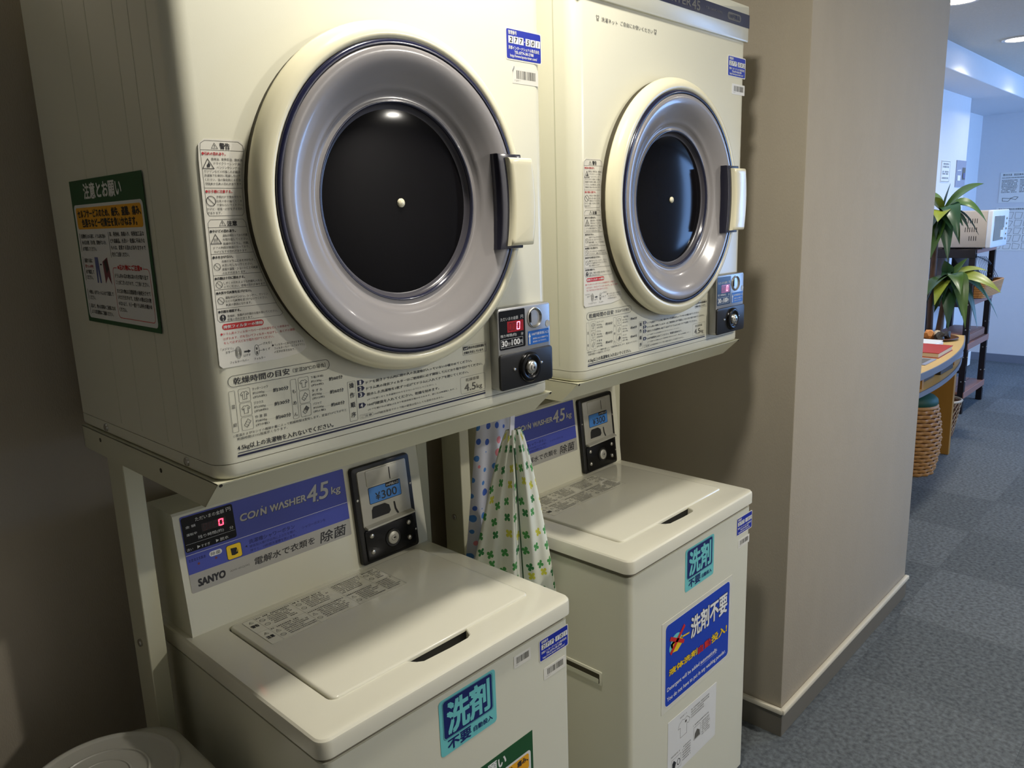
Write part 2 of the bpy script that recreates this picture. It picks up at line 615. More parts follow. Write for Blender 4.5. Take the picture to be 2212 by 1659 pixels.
b = MB(); b.box(-2.0, 8.3, -2.75, 1.25, -0.05, -0.004, 'carpet_back'); floor = struct(b.build('floor'))
tile_me = {}
for k in range(3):
    t = MB(); t.box(0.0001, 0.4999, 0.0001, 0.4999, -0.004, 0.0, 'carpet_%d' % k, 0.0004, 1)
    o = t.build('carpet_tile', floor); tile_me[k] = o.data
    bpy.data.objects.remove(o)
rnd = random.Random(3)
for i in range(3, 17):
    for j in range(-3, 3):
        x = i * 0.5; y = j * 0.5 - 0.12
        if x > 8.0 or (x < 2.5 and y > -0.1):
            continue
        o = bpy.data.objects.new('carpet_tile', tile_me[(i + j) % 2 if rnd.random() < 0.8 else 2])
        COL.objects.link(o); o.parent = floor; o.location = (x, y, 0)
b = MB(); b.box(-2.0, 1.5, -2.74, 1.2, -0.004, -0.0002, 'carpet_0')
b.box(1.5, 8.3, -2.74, -1.62, -0.004, -0.0002, 'carpet_0'); b.box(1.5, 2.5, -0.12, 1.2, -0.004, -0.0002, 'carpet_0')
b.build('carpet_field', floor)

b = MB(); b.box(-2.0, 8.3, -2.75, 0.52, ZC, ZC + 0.06, 'ceiling_tile'); struct(b.build('ceiling'))
b = MB(); b.box(1.55, 8.3, 0.52, 1.25, 2.30, ZC + 0.06, 'wall_white', 0.004, 1); struct(b.build('trim_1'))
b = MB(); b.box(-2.0, PX0 + 0.02, YB, YB + 0.1, 0, ZC, 'wallpaper'); struct(b.build('wall_back'))
b = MB(); b.box(-2.0, -1.9, -2.75, YB, 0, ZC, 'wallpaper'); struct(b.build('wall_left'))
b = MB(); b.box(PX0, PX1, PYF, 0.9, 0.0, ZC, 'wallpaper', 0.004, 2); pillar = struct(b.build('wall_pillar'))
b = MB(); b.box(PX1 - 0.02, 6.62, 0.79, 0.88, 0, 2.30, 'wall_white'); struct(b.build('wall_hall'))
b = MB(); b.box(6.58, 8.2, 1.05, 1.13, 0, 2.30, 'wall_white'); b.box(6.54, 6.62, 0.86, 1.13, 0, 2.30, 'wall_white'); struct(b.build('wall_recess'))
b = MB(); b.box(8.14, 8.24, -2.75, 1.13, 0, ZC, 'wall_white'); struct(b.build('wall_far'))
b = MB(); WX0, WX1, WZ0, WZ1 = 5.9, 8.0, 0.8, 2.3
b.box(-2.0, WX0, -2.75, -2.65, 0, ZC, 'wall_white'); b.box(WX1, 8.24, -2.75, -2.65, 0, ZC, 'wall_white')
b.box(WX0, WX1, -2.75, -2.65, 0, WZ0, 'wall_white'); b.box(WX0, WX1, -2.75, -2.65, WZ1, ZC, 'wall_white')
struct(b.build('wall_front'))
wf = MB()
wf.box(WX0, WX1, -2.73, -2.68, WZ0, WZ0 + 0.05, 'window_frame'); wf.box(WX0, WX1, -2.73, -2.68, WZ1 - 0.05, WZ1, 'window_frame')
for x in (WX0, WX0 + 1.02, WX1 - 0.05):
    wf.box(x, x + 0.05, -2.73, -2.68, WZ0, WZ1, 'window_frame')
win = struct(wf.build('window_1'))

# skirting round the pillar: grey vinyl foot with a white cap strip
b = MB(); zb = 0.0881
b.box(PX0 - 0.006, PX1 + 0.002, PYF - 0.006, PYF, 0, zb - 0.012, 'vinyl_grey'); b.box(PX0 - 0.006, PX0, PYF - 0.006, YB, 0, zb - 0.012, 'vinyl_grey')
bb_ = struct(b.build('baseboard_pillar'))
b = MB(); b.box(PX0 - 0.012, PX1 + 0.004, PYF - 0.016, PYF, zb - 0.013, zb + 0.003, 'trim_white', 0.004, 2); struct(b.build('trim_2'))
b = MB(); b.box(PX0 - 0.014, PX0, PYF - 0.010, YB, zb - 0.014, zb + 0.002, 'trim_white', 0.004, 2); struct(b.build('trim_3'))
b = MB(); b.box(8.128, 8.14, -2.6, 1.05, 0, 0.075, 'edge_grey'); struct(b.build('baseboard_far'))
b = MB(); b.box(PX1, 6.62, 0.782, 0.79, 0, 0.075, 'edge_grey'); struct(b.build('baseboard_hall'))


def downlight(x, y, power, label, size=0.15, spread=PI):
    t = empty('ceiling_downlight', (x, y, ZC), label, 'ceiling light', 'round ceiling downlights')
    r = MB(); r.lathe([(0.075, 0.0), (0.095, 0.0), (0.095, -0.006), (0.088, -0.009), (0.076, -0.006), (0.075, 0.0)], 'chrome_trim', n=40); r.build('trim_ring', t)
    d = MB(); d.lathe([(0.0005, -0.003), (0.075, -0.003)], 'lamp_glow', n=40); d.build('diffuser', t)
    a = area('downlight_bulb', (x, y, ZC - 0.012), (0, 0, 0), size, size, power, (1.0, 0.945, 0.85), 'DISK', spread)
    return t


downlight(0.45, -0.30, 10.8, 'round recessed ceiling light above the coin dryers')
downlight(2.00, -2.00, 31.0, 'unseen round ceiling light added as fill for the laundry corner')  # unseen lamp, added to fill the machine fronts with warm light
downlight(3.60, -1.60, 3.0, 'unseen round ceiling light added as fill in front of the wallpapered pillar')  # weak unseen lamp, added for more warm fill
downlight(3.92, 0.22, 6.0, 'round recessed ceiling light close to the wallpapered pillar', spread=2.5)
downlight(5.22, 0.22, 6.0, 'round recessed ceiling light out over the desk end', spread=2.5)
downlight(6.52, 0.22, 3.0, 'unseen round ceiling light added to brighten the white wall by the shelf rack', spread=2.5)  # unseen lamp continuing the row, added to light the white wall end

# ------------------------------------------------------------------ coin dryers
WD, ZD = 0.6518, 1.19
CX, CZ = 0.316, 1.537 - ZD          # door centre in dryer coordinates
FRONT = frame((0, 0, 0), (1, 0, 0), (0, 0, 1), (0, -1, 0))

WARN = [('K', '警告', 47.7, 412.9, 60.3, 420.1), ('R', '●引火の恐れあり。', 24.0, 405.3, 54.0, 409.3),
        ('k', '食用油、動物系油、機械油、', 35.0, 398.5, 76.0, 403.4), ('k', 'ドライクリーニング油、', 38.0, 393.9, 72.6, 398.5),
        ('k', 'ベンジンやシンナー、', 41.1, 389.3, 72.0, 393.6), ('k', 'ガソリンなどの付着した衣類は', 24.6, 384.2, 70.7, 389.0),
        ('k', '洗濯後でも絶対に乾燥しないで', 24.4, 379.6, 70.6, 384.2), ('k', 'ください。油の酸化熱による自', 24.7, 374.8, 70.0, 379.1),
        ('k', '然発火や引火の恐れがあります。', 24.5, 370.2, 71.9, 374.0), ('R', '●お子様に注意する。', 23.6, 361.2, 57.5, 365.3),
        ('k', '子供だけで使わせたり', 36.3, 354.8, 68.6, 358.5), ('k', '幼児の手の届くところ', 35.8, 350.1, 69.0, 353.3),
        ('k', 'で使わないでください。', 35.9, 345.4, 70.3, 348.8), ('k', 'やけど・感電・けがをする恐れ', 23.0, 340.5, 68.9, 344.2),
        ('k', 'があります。', 23.1, 336.0, 41.2, 339.4), ('K', '注意', 46.6, 321.8, 59.4, 328.0),
        ('B', '●やけどの恐れあり。', 23.3, 314.2, 56.7, 317.6), ('k', '運転が終わってから衣類', 39.1, 308.6, 71.9, 312.2),
        ('k', 'を取り出してください。', 38.9, 304.0, 73.3, 307.0), ('k', '乾燥中はドラム、衣類、', 38.9, 299.0, 72.7, 302.0),
        ('k', 'ドアの内側が高温になっており、', 25.9, 294.4, 73.2, 297.5), ('k', 'やけどをする恐れがあります。', 25.9, 289.7, 70.1, 292.7),
        ('B', '●水をかけない。', 23.1, 283.0, 49.5, 286.2), ('k', '本体やドラムに水をかけたり、', 34.1, 277.6, 78.1, 280.6),
        ('k', '水洗いをしないでください。', 34.0, 272.8, 75.3, 275.8), ('k', '感電や漏電・ショートによる火災', 33.8, 268.0, 81.5, 271.0),
        ('k', 'のおそれがあります。', 33.8, 263.3, 65.2, 266.3), ('B', '●衣類は十分に脱水する。', 22.8, 257.2, 62.6, 260.2),
        ('k', 'しずくのたれるような衣類を入れな', 33.7, 250.9, 85.6, 253.9), ('k', 'いでください。感電の恐れがあります。', 33.7, 246.4, 90.7, 249.4),
        ('B', '●火気や引火物を近づけない。', 22.5, 239.3, 69.4, 242.4), ('k', '運転中はベンジン、シンナー、ガソリン', 33.8, 232.9, 91.7, 236.1),
        ('k', 'などの引火物を近づけないでください。', 33.3, 228.5, 90.8, 231.6), ('k', '火災の原因になります。', 33.7, 224.0, 68.3, 227.0),
        ('B', '●衣類を確認する。', 22.6, 216.1, 52.4, 219.3), ('k', '金属粉、金属片は衣類から取り除いてください。', 33.9, 209.8, 103.6, 212.9),
        ('k', '感電の恐れがあります。', 33.4, 205.4, 68.7, 208.6), ('W', '排気フィルターの掃除', 26.9, 196.2, 80.7, 200.4),
        ('r', '●ドラム奥のフィルターカバーの中央部を引くと本体から', 22.2, 188.0, 118.4, 191.5), ('r', 'はずれます。爪を引いてフィルターをはずし、糸くずの掃除', 25.2, 181.8, 126.1, 185.3),
        ('r', 'をして必ず元どおり取り付けてください。', 25.4, 176.5, 94.8, 179.9), ('k', '「メヅマリ」', 20.4, 169.4, 36.8, 172.0),
        ('k', '文字', 26.1, 164.8, 32.5, 167.6), ('k', 'はずす', 49.7, 157.4, 59.5, 160.3), ('k', 'フィルターカバー', 30.6, 151.3, 56.5, 153.9),
        ('k', 'フィルター', 63.8, 151.1, 79.7, 153.7), ('k', '爪を引く', 78.3, 169.2, 91.1, 172.1), ('k', '糸くず', 76.6, 161.4, 87.6, 164.1),
        ('k', '●フィルターに糸くずがたまると', 90.7, 164.9, 137.7, 167.9), ('k', 'フィルターカバーの「メヅマリ」', 93.4, 160.4, 138.8, 163.4),
        ('k', 'の文字が浮き出ます。', 92.9, 155.7, 124.0, 158.6)]


def asset_sticker(parent, fr, u0, v0, w, h, number, label):
    """blue asset sticker with six boxed hand-written digits"""
    b = Print(fr); b.prism(rr(u0, u0 + w, v0, v0 + h, 0.004, 4), 0.0, 0.0004, 'label_white', fr)
    st = b.build('asset_sticker', parent, smooth=False, label=label)
    p = Print(fr)
    p.rect(u0 + w * 0.025, v0 + h * 0.045, u0 + w * 0.975, v0 + h * 0.955, 'sticker_blue', 3, 0.003)
    X = lambda t: u0 + w * t
    Y = lambda t: v0 + h * t
    p.text('管理番号', X(.075), Y(.79), X(.30), Y(.915), 'ink_white', 4, 0.0001)
    for k in range(6):
        a = .075 + k * .142 + (.045 if k > 2 else 0)
        p.rect(X(a), Y(.52), X(a + .128), Y(.745), 'ink_white', 4)
        d = number[k]
        p.text(d, X(a + (.03 if d != '1' else .05)), Y(.555), X(a + (.098 if d != '1' else .075)), Y(.71), 'ink', 5, 0.00018, 2, 0.15)
    p.rect(X(.51), Y(.62), X(.53), Y(.645), 'ink_white', 4)
    p.text('京都インターナショナル株式会社', X(.07), Y(.335), X(.93), Y(.445), 'ink_white', 4, 0.00008)
    p.text('TEL:0774-38-2788', X(.23), Y(.215), X(.76), Y(.305), 'ink_white', 4, 0.00012)
    p.text('http://www.kyoto-inter.com/', X(.11), Y(.075), X(.86), Y(.19), 'ink_white', 4, 0.00008)
    p.build('printing', st, smooth=False)


def barcode_sticker(parent, fr, u0, v0, w, h, curl=False):
    b = Print(fr)
    poly = rr(u0, u0 + w, v0, v0 + h, 0.0015, 3)
    if curl:
        poly = [(u0, v0), (u0 + w, v0), (u0 + w, v0 + h), (u0 + w * .1, v0 + h), (u0, v0 + h * .8)]
    b.prism(poly, 0.0, 0.0003, 'label_white', fr)
    if curl:
        O, U, V, N = fr
        q = lambda u, v, n: O + U * u + V * v + N * n
        b.raw([q(u0 + w * .1, v0 + h, .0004), q(u0, v0 + h * .8, .0004), q(u0 - w * .01, v0 + h * 1.03, .005)], [[0, 1, 2]], 'label_white')
    st = b.build('barcode_sticker', parent, smooth=False)
    p = Print(fr); r2 = random.Random(5)
    u = u0 + w * 0.16
    while u < u0 + w * 0.88:
        t = w * r2.choice([.012, .02, .034, .034])
        p.rect(u, v0 + h * .3, u + t, v0 + h * .82, 'ink_soft', 2)
        u += t + w * r2.choice([.012, .02, .03])
    p.text('* 277 *', u0 + w * .08, v0 + h * .14, u0 + w * .3, v0 + h * .22, 'ink_soft', 2)
    p.build('printing', st, smooth=False)


def make_dryer():
    t = empty('coin_dryer', (0, 0, ZD), '', 'dryer', 'coin-operated tumble dryers on stands')
    D = 0.488
    foot = rr(0, WD, 0, D, 0.026, 8, (1, 1, 0, 0))
    b = MB(); b.prism(foot, 0.0215, 0.786, 'cream', bev=0.004)
    cab = b.build('cabinet', t)
    # pressed seams of the left side panel
    b = MB()
    for y in (0.048, 0.145, 0.235, 0.314):
        b.box(-0.0003, 0.001, y, y + 0.0030, 0.03, 0.775, 'cream_side')
    b.box(-0.0004, 0.001, 0.10, 0.1012, 0.03, 0.775, 'cream_side')
    b.build('side_seam', t)
    b = MB(); b.prism(rr(0.002, WD - 0.002, 0.002, D - 0.002, 0.024, 8, (1, 1, 0, 0)), 0.019, 0.0225, 'gap_dark')
    b.build('seam_gap', t)
    b = MB()
    b.prism(inset(foot, 0.0), 0.0205, 0.0, 'cream', bev=0.007, seg=3)
    b.build('base_pan', t)
    # top fascia with name band
    b = MB(); b.prism(rr(0.004, WD - 0.004, 1.894 - ZD, 1.974 - ZD, 0.004, 3), -0.002, 0.005, 'cream', FRONT, bev=0.004)
    fas = b.build('top_fascia', t)
    p = Print(frame((0, -0.005, -ZD), (1, 0, 0), (0, 0, 1), (0, -1, 0)))
    p.rect(0.03, 1.925, 0.648, 1.954, 'navy', 2)
    p.text('COIN', 0.215, 1.932, 0.262, 1.9465, 'ink_white', 3, 0.0003, 4)
    p.text('DRYER', 0.285, 1.932, 0.3855, 1.9465, 'ink_soft', 3, 0.0004, 4)
    p.text('45', 0.390, 1.929, 0.4225, 1.948, 'ink_soft', 3, 0.0005, 4)
    p.text('CD-S45C1(W)', 0.446, 1.937, 0.518, 1.943, 'ink_soft', 3, 0, 2)
    p.rect(0.543, 1.9315, 0.606, 1.9475, 'ink_soft', 3, 0.0075)
    p.text('100円専用', 0.550, 1.9345, 0.599, 1.9445, 'ink_navy', 4, 0.0002, 2)
    p.build('name_band', fas, smooth=False)

    # --- door
    O = (CX, 0, CZ); A = (0, -1, 0)
    b = MB(); b.lathe([(0.2425, -0.002), (0.2425, 0.0118)], 'gap_dark', O, A, 96)  # dark collar paints the shadow in the gap behind the ring
    b.lathe([(0.238, 0.0105), (0.2435, 0.0108), (0.2455, 0.0145), (0.2445, 0.021), (0.2405, 0.0285), (0.234, 0.0345), (0.227, 0.0368), (0.2215, 0.0362), (0.2192, 0.033), (0.218, 0.02)], 'ring_cream', O, A, 96)
    door = b.build('door', t, angle=1.2)
    b = MB(); b.lathe([(0.2195, 0.027), (0.2188, 0.0365), (0.216, 0.0385), (0.2125, 0.038), (0.2118, 0.031)], 'navy', O, A, 96)
    b.build('gasket', door, angle=1.2)
    b = MB(); b.lathe([(0.2122, 0.031), (0.2112, 0.0368), (0.2075, 0.0388), (0.200, 0.0385), (0.190, 0.0355), (0.178, 0.0295), (0.167, 0.0225), (0.160, 0.0190), (0.1565, 0.0180), (0.1545, 0.0155), (0.1500, 0.0118), (0.1462, 0.0108), (0.1432, 0.0122), (0.1422, 0.0122)], 'bowl_grey', O, A, 96)
    bowl = b.build('door_bowl', door, angle=1.2)
    b = MB(); b.lathe([(0.1426, 0.0120), (0.1408, 0.0128), (0.1390, 0.0118), (0.1382, 0.0080)], 'bowl_lip', O, A, 96)
    b.lathe([(0.1384, 0.0085), (0.1372, 0.0050), (0.1345, 0.0020), (0.1300, 0.0010)], 'rim_grey', O, A, 96)
    b.build('window_rim', door, angle=1.2)
    b = MB(); b.lathe([(0.132, 0.0012), (0.124, 0.0022), (0.11, 0.0034), (0.09, 0.0046), (0.06, 0.0056), (0.03, 0.0061), (0.0006, 0.0062)], 'window_dark', O, A, 96)
    b.build('door_window', door, angle=1.2)
    b = MB(); b.lathe([(0.0065, 0.004), (0.0065, 0.0078), (0.0055, 0.009), (0.0003, 0.0095)], 'ring_cream', O, A, 20)
    b.build('centre_knob', door, angle=0.9)
    # handle: curved cream grip on a dark mount
    hz0, hz1 = 1.466 - ZD, 1.604 - ZD; hm = (hz0 + hz1) / 2
    def curve_block(xl, xr, bow, z0, z1, r):
        zz = [z0 + (z1 - z0) * i / 12 for i in range(13)]
        f = lambda z: bow * (1 - ((z - hm) / ((z1 - z0) / 2)) ** 2)
        pts = [(xr + f(z), z) for z in zz] + [(xl + f(z), z) for z in zz[::-1]]
        return pts
    b = MB(); b.prism(curve_block(0.481, 0.535, 0.0075, hz0 - 0.005, hz1 + 0.006, 0), 0.028, 0.0475, 'mount_dark', FRONT, bev=0.003)
    hm_ = b.build('handle_mount', door)
    b = MB(); b.prism(curve_block(0.497, 0.552, 0.0072, hz0, hz1, 0), 0.034, 0.0585, 'ring_cream', FRONT, bev=0.007, seg=4)
    b.build('handle', door, angle=1.0)

    # --- coin box
    F2 = frame((0, -0.02, -ZD), (1, 0, 0), (0, 0, 1), (0, -1, 0))
    FB = frame((0, 0, -ZD), (1, 0, 0), (0, 0, 1), (0, -1, 0))
    b = MB(); b.prism(rr(0.495, 0.6305, 1.2205, 1.362, 0.007, 5), 0, 0.02, 'silver', FB, bev=0.003)
    box = b.build('coin_box', t)
    p = Print(F2); p.rect(0.498, 1.291, 0.5625, 1.3575, 'black_gloss', 2, 0.003)
    p.rect(0.5175, 1.3195, 0.558, 1.3385, 'red_window', 3)
    for k in range(2):
        seven_seg_zero(p, 0.5205 + k * 0.0095, 1.3225, 0.5275 + k * 0.0095, 1.3355, 0.0011, 'led_dim', 4, 0.08)
    seven_seg_zero(p, 0.5405, 1.3225, 0.5485, 1.336, 0.0013, 'led_pink', 4, 0.08)
    p.text('ただいまの金額', 0.5015, 1.3405, 0.545, 1.3465, 'ink_white', 3)
    p.text('円', 0.5515, 1.3405, 0.558, 1.3465, 'ink_white', 3)
    p.text('残り時間(約)', 0.5005, 1.3115, 0.540, 1.3175, 'ink_white', 3)
    p.text('分', 0.551, 1.3115, 0.5572, 1.3165, 'ink_white', 3)
    p.outline([(0.5005, 1.2945), (0.556, 1.2945), (0.556, 1.309), (0.5005, 1.309)], 0.0004, 'ink_white', 3)
    p.text('30', 0.503, 1.297, 0.5165, 1.3065, 'ink_white', 3, 0.0004, 3)
    p.text('分/', 0.5172, 1.297, 0.5265, 1.3035, 'ink_white', 3)
    p.text('100', 0.5275, 1.297, 0.5475, 1.3065, 'ink_white', 3, 0.0004, 3)
    p.text('円', 0.5482, 1.297, 0.5545, 1.3035, 'ink_white', 3)
    p.build('display', box, smooth=False)
    b = MB(); b.lathe([(0.0185, 0.0), (0.0185, 0.0012), (0.0165, 0.0018)], 'steel', (0.5875, -0.02, 1.338 - ZD), A, 40)
    b.lathe([(0.0165, 0.0014), (0.0145, -0.001), (0.010, -0.0045), (0.005, -0.0065), (0.0003, -0.007)], 'steel', (0.5875, -0.0218, 1.338 - ZD), A, 40)
    b.box(0.5755, 0.5775, -0.0222, -0.0195, 1.3305 - ZD, 1.348 - ZD, 'black')
    b.build('coin_slot', box, angle=1.0)
    p = Print(F2); p.rect(0.5695, 1.2905, 0.625, 1.3155, 'coin_blue', 2, 0.002)
    p.rect(0.5722, 1.2925, 0.5745, 1.306, 'ink_white', 3); p.poly([(0.5705, 1.305), (0.5762, 1.305), (0.57335, 1.3125)], 'ink_white', 3)
    p.text('100円硬貨投入口', 0.579, 1.3065, 0.624, 1.3115, 'ink_white', 3)
    p.text('連続投入および運転中でも', 0.5815, 1.2995, 0.6225, 1.3025, 'ink_white', 3)
    p.text('追加投入もできます。', 0.5815, 1.294, 0.618, 1.297, 'ink_white', 3)
    p.disc(0.6225, 1.3235, 0.0055, 0.0062, 'plate_silver', 2)
    p.build('coin_label', box, smooth=False)
    b = MB(); b.prism(rr(0.494, 0.6302, 1.2212, 1.284, 0.007, 5), 0.0, 0.004, 'black_plastic', F2, bev=0.002)
    cash = b.build('cash_door', box)
    b = MB(); LO = (0.567, -0.024, 1.2535 - ZD)
    b.lathe([(0.027, -0.001), (0.0265, 0.004), (0.023, 0.0065), (0.018, 0.006), (0.0155, 0.0025), (0.013, 0.002)], 'black_gloss', LO, A, 40)
    b.build('lock_collar', cash, angle=1.0)
    b = MB(); b.lathe([(0.0125, 0.0), (0.0122, 0.007), (0.010, 0.009), (0.0065, 0.0095), (0.006, 0.0115), (0.0035, 0.012), (0.0003, 0.012)], 'steel', LO, A, 32)
    b.box(0.5655, 0.5685, -0.0365, -0.0355, 1.2515 - ZD, 1.2555 - ZD, 'black')
    b.build('lock', cash, angle=0.8)
    for rx, rz in ((0.528, 1.255), (0.598, 1.2565)):
        b = MB(); b.lathe([(0.003, -0.001), (0.0025, 0.002), (0.0003, 0.0025)], 'steel', (rx, -0.024, rz - ZD), A, 16)
        b.build('rivet', cash, angle=0.8)

    # --- warning label
    FL = frame((0, -0.0002, 0), (1, 0, 0), (0, 0, 1), (0, -1, 0))
    out = [(0.0165, 0.151), (0.0205, 0.147), (0.105, 0.147), (0.133, 0.151), (0.142, 0.157), (0.1385, 0.170), (0.118, 0.192), (0.106, 0.214), (0.094, 0.240), (0.085, 0.266), (0.0785, 0.292), (0.0745, 0.315), (0.0732, 0.340), (0.0745, 0.375), (0.0805, 0.410), (0.080, 0.418), (0.074, 0.4245), (0.028, 0.4245), (0.021, 0.418), (0.0195, 0.400), (0.018, 0.30)]
    b = Print(FL); b.prism(out, 0.0, 0.0003, 'label_white', FL)
    lab = b.build('warning_label', t, smooth=False)
    p = Print(FL)
    lw = 0.00045
    p.outline([(0.0225, 0.338), (0.025, 0.334), (0.068, 0.334), (0.0708, 0.338), (0.0715, 0.366), (0.0738, 0.39), (0.0785, 0.412), (0.0775, 0.4185), (0.072, 0.4225), (0.029, 0.4225), (0.0235, 0.419), (0.0225, 0.412)], lw, 'ink_soft', 2)
    p.line((0.0225, 0.4115), (0.0785, 0.4115), lw, 'ink_soft', 2); p.line((0.0225, 0.3672), (0.0715, 0.3672), lw, 'ink_soft', 2)
    p.outline([(0.0205, 0.208), (0.0235, 0.2045), (0.107, 0.2045), (0.1115, 0.2075), (0.104, 0.219), (0.0925, 0.2445), (0.0845, 0.268), (0.0775, 0.29), (0.073, 0.315), (0.0712, 0.326), (0.068, 0.330), (0.0255, 0.330), (0.022, 0.326)], lw, 'ink_soft', 2)
    for (v, ue) in ((0.3205, 0.072), (0.2885, 0.0775), (0.2625, 0.086), (0.245, 0.0922), (0.2215, 0.1032)):
        p.line((0.0212, v), (ue, v), lw, 'ink_soft', 2)
    p.rect(0.0255, 0.1945, 0.0822, 0.2022, 'red_print', 2, 0.0038)
    HT = {'k': 0.0033, 'r': 0.0034, 'R': 0.0037, 'B': 0.0035}
    for c, s, u0, v0, u1, v1 in WARN:
        u0, v0, u1, v1 = u0 / 1e3, v0 / 1e3, u1 / 1e3, v1 / 1e3
        if c in HT:
            vm = (v0 + v1) / 2; v0 = vm - HT[c] / 2; v1 = vm + HT[c] / 2
        mt = {'k': 'ink', 'K': 'ink', 'B': 'ink', 'R': 'ink_red', 'r': 'ink_red', 'W': 'ink_white'}[c]
        p.text(s, u0, v0, u1, v1, mt, 3, {'k': 0, 'r': 0, 'R': 0.00009, 'B': 0.00009, 'K': 0.00018, 'W': 0.00012}[c], 1)
    tri_warning(p, 0.0365, 0.4132, 0.0452, 0.4202, 'ink', 0.0005, 3)
    tri_warning(p, 0.0360, 0.3220, 0.0450, 0.3292, 'ink', 0.0005, 3)
    tri_warning(p, 0.0228, 0.3895, 0.0382, 0.402, 'ink', 0.0008, 3, False)
    p.poly([(0.0292, 0.3915), (0.0322, 0.3915), (0.0332, 0.394), (0.0312, 0.3975), (0.0305, 0.3955), (0.0288, 0.394)], 'ink', 3)
    tri_warning(p, 0.0222, 0.3005, 0.0372, 0.313, 'ink', 0.0008, 3, False)
    for k in range(3):
        p.line((0.0275 + k * 0.0018, 0.3035), (0.0282 + k * 0.0018, 0.3075), 0.0005, 'ink', 3)
    p.line((0.0262, 0.3025), (0.0335, 0.3025), 0.0005, 'ink', 3)
    prohibit(p, 0.0292, 0.3518, 0.0061, 'ink', 0.0007, 3)
    for v in (0.273, 0.251, 0.2312):
        prohibit(p, 0.0278, v, 0.0044, 'ink', 0.0005, 3)
    p.disc(0.0278, 0.2100, 0.0040, 0.0042, 'ink', 3); p.rect(0.0272, 0.2095, 0.0284, 0.2128, 'label_white', 4); p.disc(0.0278, 0.2074, 0.0007, 0.0007, 'label_white', 4, 10)
    for k in range(5):
        p.ring(0.0432, 0.164, 0.0042 - k * 0.0007, 0.0078 - k * 0.0014, 0.0004, 'ink_soft', 3)
    p.ring(0.0688, 0.1635, 0.0034, 0.0072, 0.0004, 'ink', 3)
    p.rect(0.0676, 0.158, 0.0698, 0.162, 'ink_soft', 3); p.rect(0.0676, 0.164, 0.0698, 0.167, 'ink_soft', 3)
    p.rect(0.0512, 0.1628, 0.0570, 0.1648, 'ink', 3); p.poly([(0.0565, 0.1615), (0.0602, 0.1638), (0.0565, 0.1661)], 'ink', 3)
    p.line((0.0705, 0.169), (0.0775, 0.1705), 0.0004, 'ink', 3); p.line((0.0705, 0.1622), (0.076, 0.1625), 0.0004, 'ink', 3); p.line((0.0335, 0.1665), (0.0395, 0.168), 0.0004, 'ink', 3)
    p.build('printing', lab, smooth=False)

    # --- operating instructions printed on the front
    p = Print(frame((0, -0.0002, -ZD), (1, 0, 0), (0, 0, 1), (0, -1, 0)))
    G = 'ink_soft'
    p.outline(rr(0.025, 0.176, 1.3105, 1.3255, 0.0072, 6), 0.0006, 'ink', 1)
    p.text('乾燥時間の目安', 0.0325, 1.3138, 0.1128, 1.3225, 'ink', 1, 0.00012)
    p.text('（室温20℃の場合）', 0.118, 1.3150, 0.1695, 1.3212, 'ink', 1)
    for u0, u1, ch in ((0.0243, 0.0328, '混紡'), (0.1122, 0.1212, 'もめん')):
        p.outline(rr(u0, u1, 1.2515, 1.3062, 0.0015, 3), 0.0004, G, 1)
        for k, c in enumerate(ch):
            v = 1.2915 - 0.024 * k * (2 / len(ch)) - (0.006 if len(ch) == 2 else 0.002)
            um = (u0 + u1) / 2
            p.text(c, um - 0.0026, v - 0.0026, um + 0.0026, v + 0.0026, 'ink', 1)
    cols = ((0.0372, 0.0568, 0.0862, [('カッターシャツ', '約200g……', '(約5枚)', '約30分'), ('ブラウス', '約200g……', '(約8枚)', '約30分'), ('作 業 服', '約800g……', '(約3着)', '約60分')]),
            (0.1242, 0.1442, 0.1732, [('下着(半袖)', '約130g……', '(約6枚)', '約60分'), ('タ オ ル', '約70g……', '(約15枚)', '約60分'), ('パジャマ', '約500g……', '(約1着)', '約60分')]))
    for ci, (ub, ut, um, rows) in enumerate(cols):
        for k, (a, b2, c, d) in enumerate(rows):
            zt = 1.3068 - 0.0187 * k
            p.outline(rr(ub, ub + 0.0165, zt - 0.0178, zt, 0.002, 3), 0.0004, G, 1)
            cu, cv = ub + 0.00825, zt - 0.009
            if k == 2 or (ci == 1 and k == 1):
                p.outline([(cu - .005, cv - .002), (cu - .001, cv - .0055), (cu + .0055, cv + .002), (cu + .001, cv + .006)], 0.0005, 'ink', 1)
                p.line((cu - .003, cv), (cu + .002, cv - .004), 0.0004, G, 1)
                p.line((cu - .002, cv + .0025), (cu + .004, cv), 0.0004, G, 1)
                if ci == 1 and k == 2:
                    p.poly([(cu - .002, cv + .001), (cu + .002, cv - .002), (cu + .0055, cv + .002), (cu + .001, cv + .006)], G, 1)
            else:
                p.outline([(cu - .003, cv - .0055), (cu + .003, cv - .0055), (cu + .003, cv + .001), (cu + .0045, cv - .0005), (cu + .0062, cv + .0015), (cu + .003, cv + .005), (cu + .0012, cv + .0052), (cu, cv + .0042), (cu - .0012, cv + .0052), (cu - .003, cv + .005), (cu - .0062, cv + .0015), (cu - .0045, cv - .0005), (cu - .003, cv + .001)], 0.0005, 'ink', 1)
                if ci == 0 and k == 0:
                    p.line((cu, cv - .005), (cu, cv + .004), 0.0004, 'ink', 1)
            p.text(a, ut, zt - 0.0052, ut + min(0.0032 * len(a) + 0.001, 0.0225), zt - 0.0012, 'ink', 1)
            p.text(b2, ut, zt - 0.0110, ut + 0.0275, zt - 0.0072, 'ink', 1)
            p.text(c, ut, zt - 0.0162, ut + 0.0195, zt - 0.0126, 'ink', 1)
            p.text(d, um, zt - 0.0128, um + 0.0228, zt - 0.0075, 'ink', 1, 0.00008)
